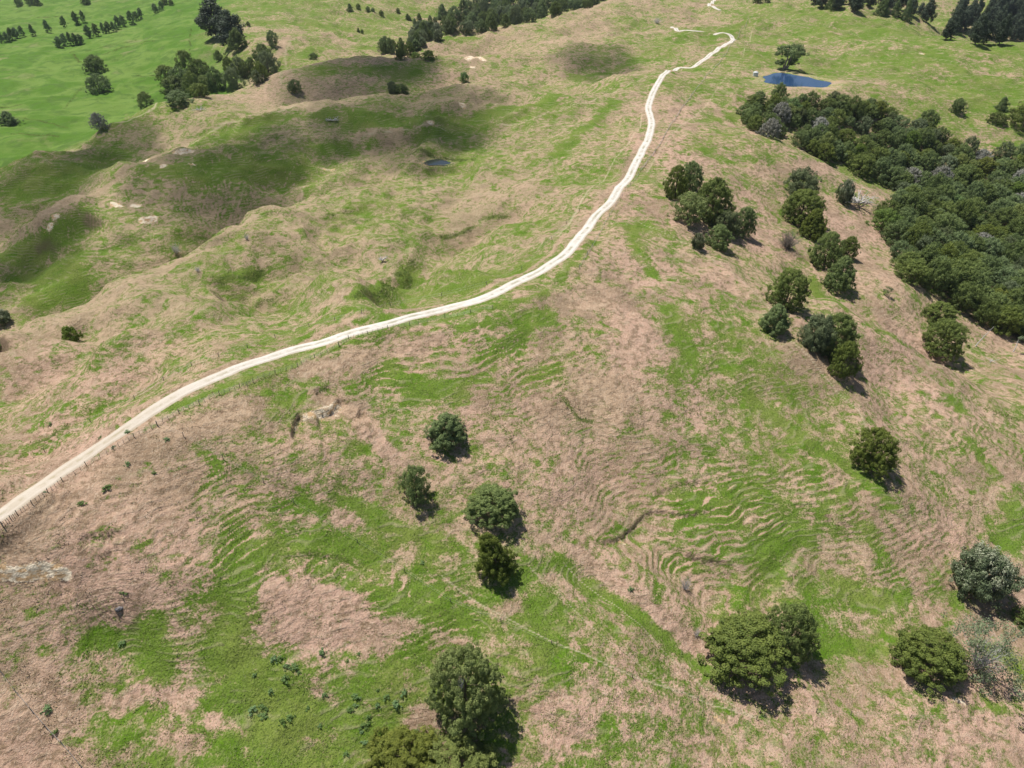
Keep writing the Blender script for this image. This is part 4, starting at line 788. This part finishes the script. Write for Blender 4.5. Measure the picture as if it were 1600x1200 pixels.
# fallen dead trees
def dead(name, u, v, wpx, seed, nb, flat, label, thick=.16, cat='dead tree', dirs=None):
    g = np.random.default_rng(seed); x, y, z = hit(u, v); k = depth_mpp(x, y, z); Rr = wpx * k / 2; o = empty(name, (x, y, z)); lg = []; br = []
    for i in range(nb):
        th = 2 * math.pi * i / nb + g.normal() * .25 if dirs is None else dirs[i] + g.normal() * .08
        q, rr = limb(g, (0, 0, Rr * .14), (math.cos(th), math.sin(th), flat + .15 * g.random()), Rr * (.7 + .4 * g.random()), thick, .3, 8, -.05)
        q[:, 2] = np.maximum(q[:, 2], hgt(x + q[:, 0], y + q[:, 1]) - z + .05); (lg if i < 3 else br).append(tube(q, rr * .9, 6))
        for j in range(6):
            a = 2 + int(g.random() * 6); a = min(a, 7); dd = (q[a] - q[a - 1]) * 3 + np.linalg.norm(q[a] - q[a - 1]) * 2.2 * g.normal(size=3); dd[2] = abs(dd[2])
            q2, r2 = limb(g, q[a], dd, Rr * (.2 + .3 * g.random()), rr[a] * .75, .4, 5); br.append(tube(q2, r2, 4))
    V_, Q_ = join(lg); obj('trunk', mesh_np('trunk', V_, Q_, MB_['grey'], True), o)
    V_, Q_ = join(br); obj('branches', mesh_np('branches', V_, Q_, MB_['grey'], True), o)
    return tag(o, label, cat)
dead('fallen_tree', 1340, 322, 62, 401, 17, .55, 'bleached white fallen tree with spreading branches beside the bush', .34)
dead('fallen_tree', 520, 190, 24, 402, 6, .15, 'white dead log with splayed limbs on the shaded hillside', .35, dirs=[0.1, 3.0, .5, 2.6, .2, 3.3])
dead('tree_stump', 598, 409, 22, 403, 7, .7, 'grey dead stump with roots on the hump left of the road', .28, 'stump')
dead('fallen_tree', 312, 174, 26, 404, 7, .5, 'grey dead scrub lying along the left crest', .2)
dead('fallen_tree', 1548, 565, 26, 405, 5, .25, 'small dead branches lying on the dry slope below the bush', .09)
def snag(u, v, hpx, lean, label, head=False):
    x, y, z = hit(u, v); k = depth_mpp(x, y, z); Hh = hpx * k / math.cos(R(30)); g = np.random.default_rng(int(u)); o = empty('dead_tree', (x, y, z)); parts = []
    q, rr = limb(g, (0, 0, -.2), (lean, .05, 1), Hh, .24, .08, 8); V_, Q_ = tube(q, np.maximum(rr, .05), 7); obj('trunk', mesh_np('trunk', V_, Q_, MB_['grey'], True), o)
    for j in range(5):
        q2, r2 = limb(g, q[4 + j % 4], g.normal(size=3) + np.array([0, 0, .8]), Hh * .18, .06, .3, 4); parts.append(tube(q2, r2, 4))
    V_, Q_ = join([(v_, q_) for v_, q_ in parts]); obj('branches', mesh_np('branches', V_, Q_, MB_['grey'], True), o)
    if head:
        V_, Q_, tn = crown(seed=77, prof='dome', Rr=.9, Hh=1.3, nc=14, nl=30, rc=.4, leaf=.25, ragged=1.4); V_[:, 2] += Hh * .85; V_[:, 0] += lean * Hh * .9
        obj('crown', mesh_np('crown', V_, Q_, ML['grey'], False, {'tone': ('FLOAT', tn)}), o)
    tag(o, label, 'dead tree')
snag(1524, 541, 34, .3, 'bare grey leaning trunk standing on the dry slope under the bush edge')
snag(1583, 550, 22, .15, 'thin dark trunk with a small tuft on top at the right below the bush', True)
x, y, z = hit(1385, 462)
V_, Q_, tn = crown(seed=78, prof='dome', Rr=1.4, Hh=3.6, nc=40, nl=26, rc=.5, leaf=.18, ragged=1.2, gaps=.2, z0=.3); o = empty('young_tree', (x, y, z)); obj('crown', mesh_np('crown', V_, Q_, ML['grey'], False, {'tone': ('FLOAT', tn)}), o)
V_, Q_ = trunk_mesh(79, 3.2, .07, 4); obj('trunk', mesh_np('trunk', V_, Q_, MB_['brown'], True), o); tag(o, 'thin young see through tree on the dry slope beside the bush', 'tree')

# ------------------------------------------------------------------ rock, tank
def blob(name, u, v, dims, seed, mat, label, cat, rot=0., parts=None):
    import bmesh
    x, y, z = hit(u, v); bm = bmesh.new(); bmesh.ops.create_icosphere(bm, subdivisions=4, radius=1)
    for w in bm.verts:
        c = w.co; m_ = max(abs(c.x), abs(c.y), abs(c.z)); c *= .55 + .45 / max(m_, .6) * .75
        n = gn(np.array([c.x * 1.6 + seed]), np.array([c.y * 1.6 + c.z * 1.3]), seed)[0] + .4 * gn(np.array([c.x * 5 + seed]), np.array([c.y * 5 + c.z * 4]), seed)[0]
        c *= 1 + .16 * n; c.x *= dims[0]; c.y *= dims[1]; c.z *= dims[2]
    me_ = bpy.data.meshes.new(name); bm.to_mesh(me_); bm.free(); me_.materials.append(mat); o = obj(name, me_); o.location = (x, y, z + dims[2] * .35); o.rotation_euler = (0, .1, rot); return tag(o, label, cat)
def rock_mat():
    m = NT('rock'); m.flat(.85, .2); P = m.opos(); n = m.noise(P, 2.2, 6, .65); m.l(m.mix(m.ramp(n, .38, .62), (.09, .085, .09), (.25, .24, .245)), m.b.inputs['Base Color']); m.bump(n, .8, .2); return m.m
MK = rock_mat()
blob('boulder', 187, 953, (.85, .5, .45), 3, MK, 'dark grey block shaped boulder lying in the grass at the lower left', 'rock', .7)
def lathe(prof, ns=28):
    V_ = []; 
    for r_, z_ in prof:
        for j in range(ns): t = 2 * math.pi * j / ns; V_.append((r_ * math.cos(t), r_ * math.sin(t), z_))
    Q_ = [(k * ns + j, k * ns + (j + 1) % ns, (k + 1) * ns + (j + 1) % ns, (k + 1) * ns + j) for k in range(len(prof) - 1) for j in range(ns)]
    return np.array(V_), np.array(Q_)
def plain(name, col, rough=.6):
    m = NT(name); n = m.noise(m.opos(), 3, 3, .6); m.l(m.mix(m.ramp(n, .3, .7), tuple(c * .82 for c in col), col), m.b.inputs['Base Color']); m.b.inputs['Roughness'].default_value = rough; return m.m
x, y, z = hit(1180, 119); k = depth_mpp(x, y, z); o = empty('water_tank', (x, y, z)); tr = 3.9 * k; th_ = 5.5 * k
V_, Q_ = lathe([(tr, -.4)] + [(tr * (1.0 if i % 2 else 1.02), th_ * i / 12) for i in range(13)]); obj('tank_wall', mesh_np('tank_wall', V_, Q_, plain('tank_plastic', (.62, .66, .68)), True), o)
V_, Q_ = lathe([(tr * 1.03, th_), (tr * 1.0, th_ + .12), (tr * .6, th_ + .45), (.35, th_ + .62), (.35, th_ + .72), (.001, th_ + .72)]); obj('lid', mesh_np('lid', V_, Q_, plain('tank_lid', (.72, .75, .76)), True), o)
tag(o, 'pale round water tank beside the blue pond', 'tank')

# ------------------------------------------------------------------ fences
def post_mesh(w, h, name, mat, round_=False):
    ns = 8 if round_ else 4; ro = math.pi / 4; V_ = []
    lv = [(-.4, 1), (0, 1.03), (h * .5, .97), (h - .04, .98), (h, .86)]
    for zz2, s2 in lv:
        for j in range(ns): t = 2 * math.pi * j / ns + ro; V_.append((w * .5 * s2 * math.cos(t) * (1 if round_ else 1.3), w * .5 * s2 * math.sin(t), zz2))
    Q_ = [(k * ns + j, k * ns + (j + 1) % ns, (k + 1) * ns + (j + 1) % ns, (k + 1) * ns + j) for k in range(len(lv) - 1) for j in range(ns)]
    tp_ = (len(lv) - 1) * ns; Q_ += [(tp_, tp_ + 1, tp_ + 2, tp_ + 3)] + ([(tp_ + 3, tp_ + 4, tp_ + 5, tp_), (tp_ + 5, tp_ + 6, tp_ + 7, tp_)] if round_ else [])
    return mesh_np(name, V_, Q_, mat, False)
PM = dict(big=post_mesh(.16, 1.2, 'post', MB_['post'], True), thin=post_mesh(.085, 1.0, 'batten', MB_['batten']), strainer=post_mesh(.22, 1.35, 'post', MB_['batten'], True))
def wire_mat():
    m = NT('fence_wire'); m.b.inputs['Base Color'].default_value = (.42, .43, .40, 1); m.b.inputs['Metallic'].default_value = .3; m.b.inputs['Roughness'].default_value = .5; return m.m
MW = wire_mat()
def fence(px, label, main=None, spacing=None, battens=0, wires=4, wr=.012, big='big'):
    P = [hit(u, v)[:2] for u, v in px]; o = empty('fence', (P[0][0], P[0][1], float(hgt(*P[0])))); ox = np.array(o.location)
    L = spline(np.array(P), .5) if spacing else np.array(P); seg = np.r_[0, np.cumsum(np.linalg.norm(np.diff(L, axis=0), axis=1))]
    main_s = list(np.arange(0, seg[-1], spacing)) if spacing else list(seg); n = 0; tops = []
    for a, s in enumerate(main_s):
        x = np.interp(s, seg, L[:, 0]); y = np.interp(s, seg, L[:, 1]); z = float(hgt(x, y)); p = obj('post', PM[big if a % 9 else 'strainer'] if battens else PM[big], o); p.location = (x - ox[0], y - ox[1], z - ox[2]); p.rotation_euler = (random.gauss(0, .05), random.gauss(0, .05), random.random() * 3); n += 1
        tops.append((x, y, z))
        if a + 1 < len(main_s):
            for b in range(battens):
                if n > 95: break
                s2 = s + (main_s[a + 1] - s) * (b + 1) / (battens + 1); x = np.interp(s2, seg, L[:, 0]); y = np.interp(s2, seg, L[:, 1]); z = float(hgt(x, y))
                p = obj('batten', PM['thin'], o); p.location = (x - ox[0], y - ox[1], z - ox[2]); p.rotation_euler = (random.gauss(0, .06), random.gauss(0, .06), random.random() * 3); tops.append((x, y, z)); n += 1
    tops = np.array(tops); wp = []
    for i in range(wires):
        q = tops - ox; q[:, 2] += .25 + .75 * i / max(1, wires - 1); wp.append(tube(q, np.full(len(q), wr), 3))
    V_, Q_ = join(wp); obj('wires', mesh_np('wires', V_, Q_, MW), o); tag(o, label, 'fence')
fence([(5,823),(18,813),(28,805),(51,789),(75,770),(98,752),(135,727),(178,703),(210,684),(246,665),(280,646),(312,632),(343,618),(375,606),(396,598),(430,584),(465,573),(492,559),(530,541),(545,530),(575,523),(606,514),(640,508),(695,497),(735,489),(770,483)], 'nearest post and batten wire fence, running along the right side of the road', battens=3)
fence([(905,420),(912,408),(918,398),(926,385),(936,368),(944,352),(952,338),(962,322),(972,306),(985,290),(998,273)], 'short wire fence right of the road where it straightens', battens=2)
fence([(1000,268),(1012,252),(1024,236),(1036,218),(1044,203),(1056,185),(1068,166),(1080,150),(1095,132),(1108,116),(1122,102),(1135,84),(1146,66),(1156,50),(1166,38),(1175,27)], 'distant fence climbing the ridge right of the road to the top', battens=3, wires=5, wr=.02)
fence([(70,706),(142,660),(210,624),(256,595),(300,572),(342,558),(387,544),(430,528),(483,511),(523,501),(565,490),(610,478),(690,463),(760,445),(815,421),(862,374),(885,350),(905,330)], 'line of well spaced dark posts on the left side of the road', wires=2)
fence([(-18,1026),(2,1051),(25,1082),(50,1111),(72,1137),(98,1164),(128,1199),(150,1226)], 'old wire fence crossing the bottom left corner', wires=3, wr=.012)
fence([(246,666),(287,682),(349,718),(412,755),(459,786),(559,848),(632,893),(704,941),(783,972),(862,1006),(988,1059),(1090,1094),(1182,1125)], 'line of lone posts running from the road down the near slope', wires=2, wr=.008)
fence([(1182,1125),(1221,1112),(1275,1113),(1329,1117),(1422,1122),(1536,1124),(1620,1128)], 'line of lone posts across the lower right under the trees', wires=2, wr=.008)

# ------------------------------------------------------------------ weeds and rushes
weeds = [(440,1030),(447,1044),(460,1043),(468,1052),(430,1033),(445,1062),(542,1034),(562,1022),(555,1103),(548,1108),(592,1105),(604,1090),(619,1099),(622,1104),(556,1089),(575,1120),(415,1110),(410,1105),(455,1122),(480,1107),(412,1120),(508,1087),(578,1130),(570,1135),(565,1144),(571,1160),(580,1165),(542,1180),(649,1143),(655,1148),(670,1152),(425,1083),(600,1160),(78,664),(156,684),(177,699),(260,688),(198,726),(167,763),(242,739),(70,770),(127,788),(200,675),(192,929),(191,1007),(72,1111),(86,1143),(395,1110),(397,1055),(630,1083),(500,1135),(590,1078),(440,1130),(660,880),(985,920),(505,1020)]
for i, (u, v) in enumerate(weeds):
    x, y, z = hit(u, v); s_ = random.uniform(.3, .75); place('weed%d' % (i % 3), 'thistle', x, y, z, s_, s_ * 1.0, label='small green thistle clump in the pasture', cat='weed', group='thistle clumps in the pasture', sink=.03)
# rushes: blades in the damp hollows, one mass
gr_ = np.random.default_rng(9); m_ = OLIVE > .33; rI, cI = np.nonzero(m_); wts = (OLIVE[rI, cI] * GY[rI, cI] ** 2); wts /= wts.sum(); pick = gr_.choice(len(rI), 9000, p=wts)
px_ = GX[rI[pick], cI[pick]] + gr_.normal(size=len(pick)) * .7; py_ = GY[rI[pick], cI[pick]] + gr_.normal(size=len(pick)) * .7
cl = gn(px_ / 2.2, py_ / 2.2, 777) > -.05; px_ = px_[cl]; py_ = py_[cl]; pz_ = hgt(px_, py_); n = len(px_); a = gr_.random(n) * 6.28; hh_ = .35 + .5 * gr_.random(n)
d = np.c_[np.cos(a), np.sin(a), np.zeros(n)]; b0 = np.c_[px_, py_, pz_]; tip = b0 + np.c_[gr_.normal(size=(n, 2)) * .3, hh_ * .8]; Vr = np.stack([b0 - d * .13, b0 + d * .13, tip + d * .05, tip - d * .05], 1).reshape(-1, 3)
tag(obj('rushes', mesh_np('rushes', Vr, np.arange(4 * n).reshape(-1, 4), ML['rush'], False, {'tone': ('FLOAT', np.repeat(gr_.random(n), 4))})), 'olive rushes growing in the damp hollows of the pasture', 'rushes', kind='stuff')
# grass tufts over the near slopes, one mass
n = 90000; yy = np.exp(gr_.uniform(math.log(55), math.log(330), n * 2)); aa = gr_.uniform(-1.25, 1.25, n * 2); xx = aa * yy; keep_ = gn(xx / 5, yy / 5, 778) + .5 * gn(xx / 1.6, yy / 1.6, 779) > .12; xx = xx[keep_][:n]; yy = yy[keep_][:n]; n = len(xx)
i_ = np.clip(((xx / yy) - A1[0]) / (A1[1] - A1[0]), 0, NA - 2).astype(int); j_ = np.clip((np.log(yy) - L1[0]) / (L1[1] - L1[0]), 0, NL - 2).astype(int); ok = (DR[j_, i_] > 2.6) & (SOIL[j_, i_] < .3); xx = xx[ok]; yy = yy[ok]; i_ = i_[ok]; j_ = j_[ok]; n = len(xx)
zz3 = hgt(xx, yy); a = gr_.random(n) * 6.28; h3 = .08 + .14 * gr_.random(n); d = np.c_[np.cos(a), np.sin(a), np.zeros(n)]; b0 = np.c_[xx, yy, zz3]; tip = b0 + np.c_[gr_.normal(size=(n, 2)) * .16 , h3]
Vr = np.stack([b0 - d * .09, b0 + d * .09, tip + d * .03, tip - d * .03], 1).reshape(-1, 3)
def tuft_mat():
    m = NT('grass_tufts'); m.flat(.9, .1); c = m.mix(m.ramp(m.attr('tone').outputs['Fac'], .35, .65), (.42, .31, .20), (.12, .19, .035)); c = m.mix(m.math('MULTIPLY', m.n('NewGeometry').outputs['Random Per Island'], .5), c, (.22, .20, .08)); m.l(c, m.b.inputs['Base Color']); return m.m
tg = np.clip(GREEN[j_, i_] + .35 * gr_.normal(size=n), 0, 1)
tag(obj('grass_tufts', mesh_np('grass_tufts', Vr, np.arange(4 * n).reshape(-1, 4), tuft_mat(), False, {'tone': ('FLOAT', np.repeat(tg, 4))})), 'short dry and green grass tufts covering the near slopes', 'grass', kind='stuff')

# ------------------------------------------------------------------ clouds (overhead, they cast the soft shadows on the hills)
def cloud_mat():
    m = NT('cloud'); m.N.remove(m.b); v = m.n('VolumeScatter'); v.inputs['Color'].default_value = (1, 1, 1, 1); v.inputs['Density'].default_value = .022; v.inputs['Anisotropy'].default_value = .3; m.l(v.outputs[0], m.out.inputs['Volume']); return m.m
MC = cloud_mat()
import bmesh
for i, (u, v, rx, ry, rot, th) in enumerate([(560,108,120,30,0,1.3),(640,100,60,10,0,.8),(340,262,135,50,0,1.0),(460,205,90,22,0,.7),(640,185,150,40,0,.95),(700,215,60,14,0,.9),(60,290,125,56,0,.8),(180,250,70,30,0,1.0),(60,395,90,42,0,.9),(935,95,75,14,0,.75),(20,440,50,30,0,.7),(1000,290,1,1,0,.01)]):
    if rx < 5: continue
    x, y, z = hit(u, v); k = depth_mpp(x, y, z); ax = rx * k; dep = math.atan2(CAMZ - z, y); ay = min(ry * k / math.sin(dep), ax * 2.5)
    bm = bmesh.new(); bmesh.ops.create_icosphere(bm, subdivisions=4, radius=1)
    for w in bm.verts:
        c = w.co; n = gn(np.array([c.x * 1.4 + i * 7]), np.array([c.y * 1.4 + c.z]), 500 + i)[0] + .5 * gn(np.array([c.x * 4 + i * 7]), np.array([c.y * 4 + c.z * 2]), 520 + i)[0]
        c *= 1 + .32 * n; c.x *= ax; c.y *= ay; c.z *= 26 * th
    me_ = bpy.data.meshes.new('cloud'); bm.to_mesh(me_); bm.free(); me_.materials.append(MC)
    for p in me_.polygons: p.use_smooth = True
    t = (620 + 25 * i - z) / to_sun.z; o = obj('cloud', me_); o.location = (x + to_sun.x * t, y + to_sun.y * t, z + to_sun.z * t)
    tag(o, 'small white cloud drifting above the hills', 'cloud', 'clouds above the hills', 'stuff')

# ------------------------------------------------------------------ haze
hz = NT('haze_air'); hz.N.remove(hz.b); pv = hz.n('VolumePrincipled'); pv.inputs['Color'].default_value = (.80, .88, 1, 1); pv.inputs['Density'].default_value = .000035; pv.inputs['Anisotropy'].default_value = .2; hz.l(pv.outputs[0], hz.out.inputs['Volume'])
zb = float(H.min()) - 1; zt = max(CAMZ + 6, float(H.max()) + 40); xb = 7600; yb0 = -60; yb1 = 4300
Vb = [(a_, b_, c_) for c_ in (zb, zt) for a_, b_ in ((-xb, yb0), (xb, yb0), (xb, yb1), (-xb, yb1))]
tag(obj('haze', mesh_np('haze', Vb, [(3, 2, 1, 0), (4, 5, 6, 7), (0, 1, 5, 4), (1, 2, 6, 5), (2, 3, 7, 6), (3, 0, 4, 7)], hz.m)), 'thin pale air over the far hills', 'haze', kind='stuff')
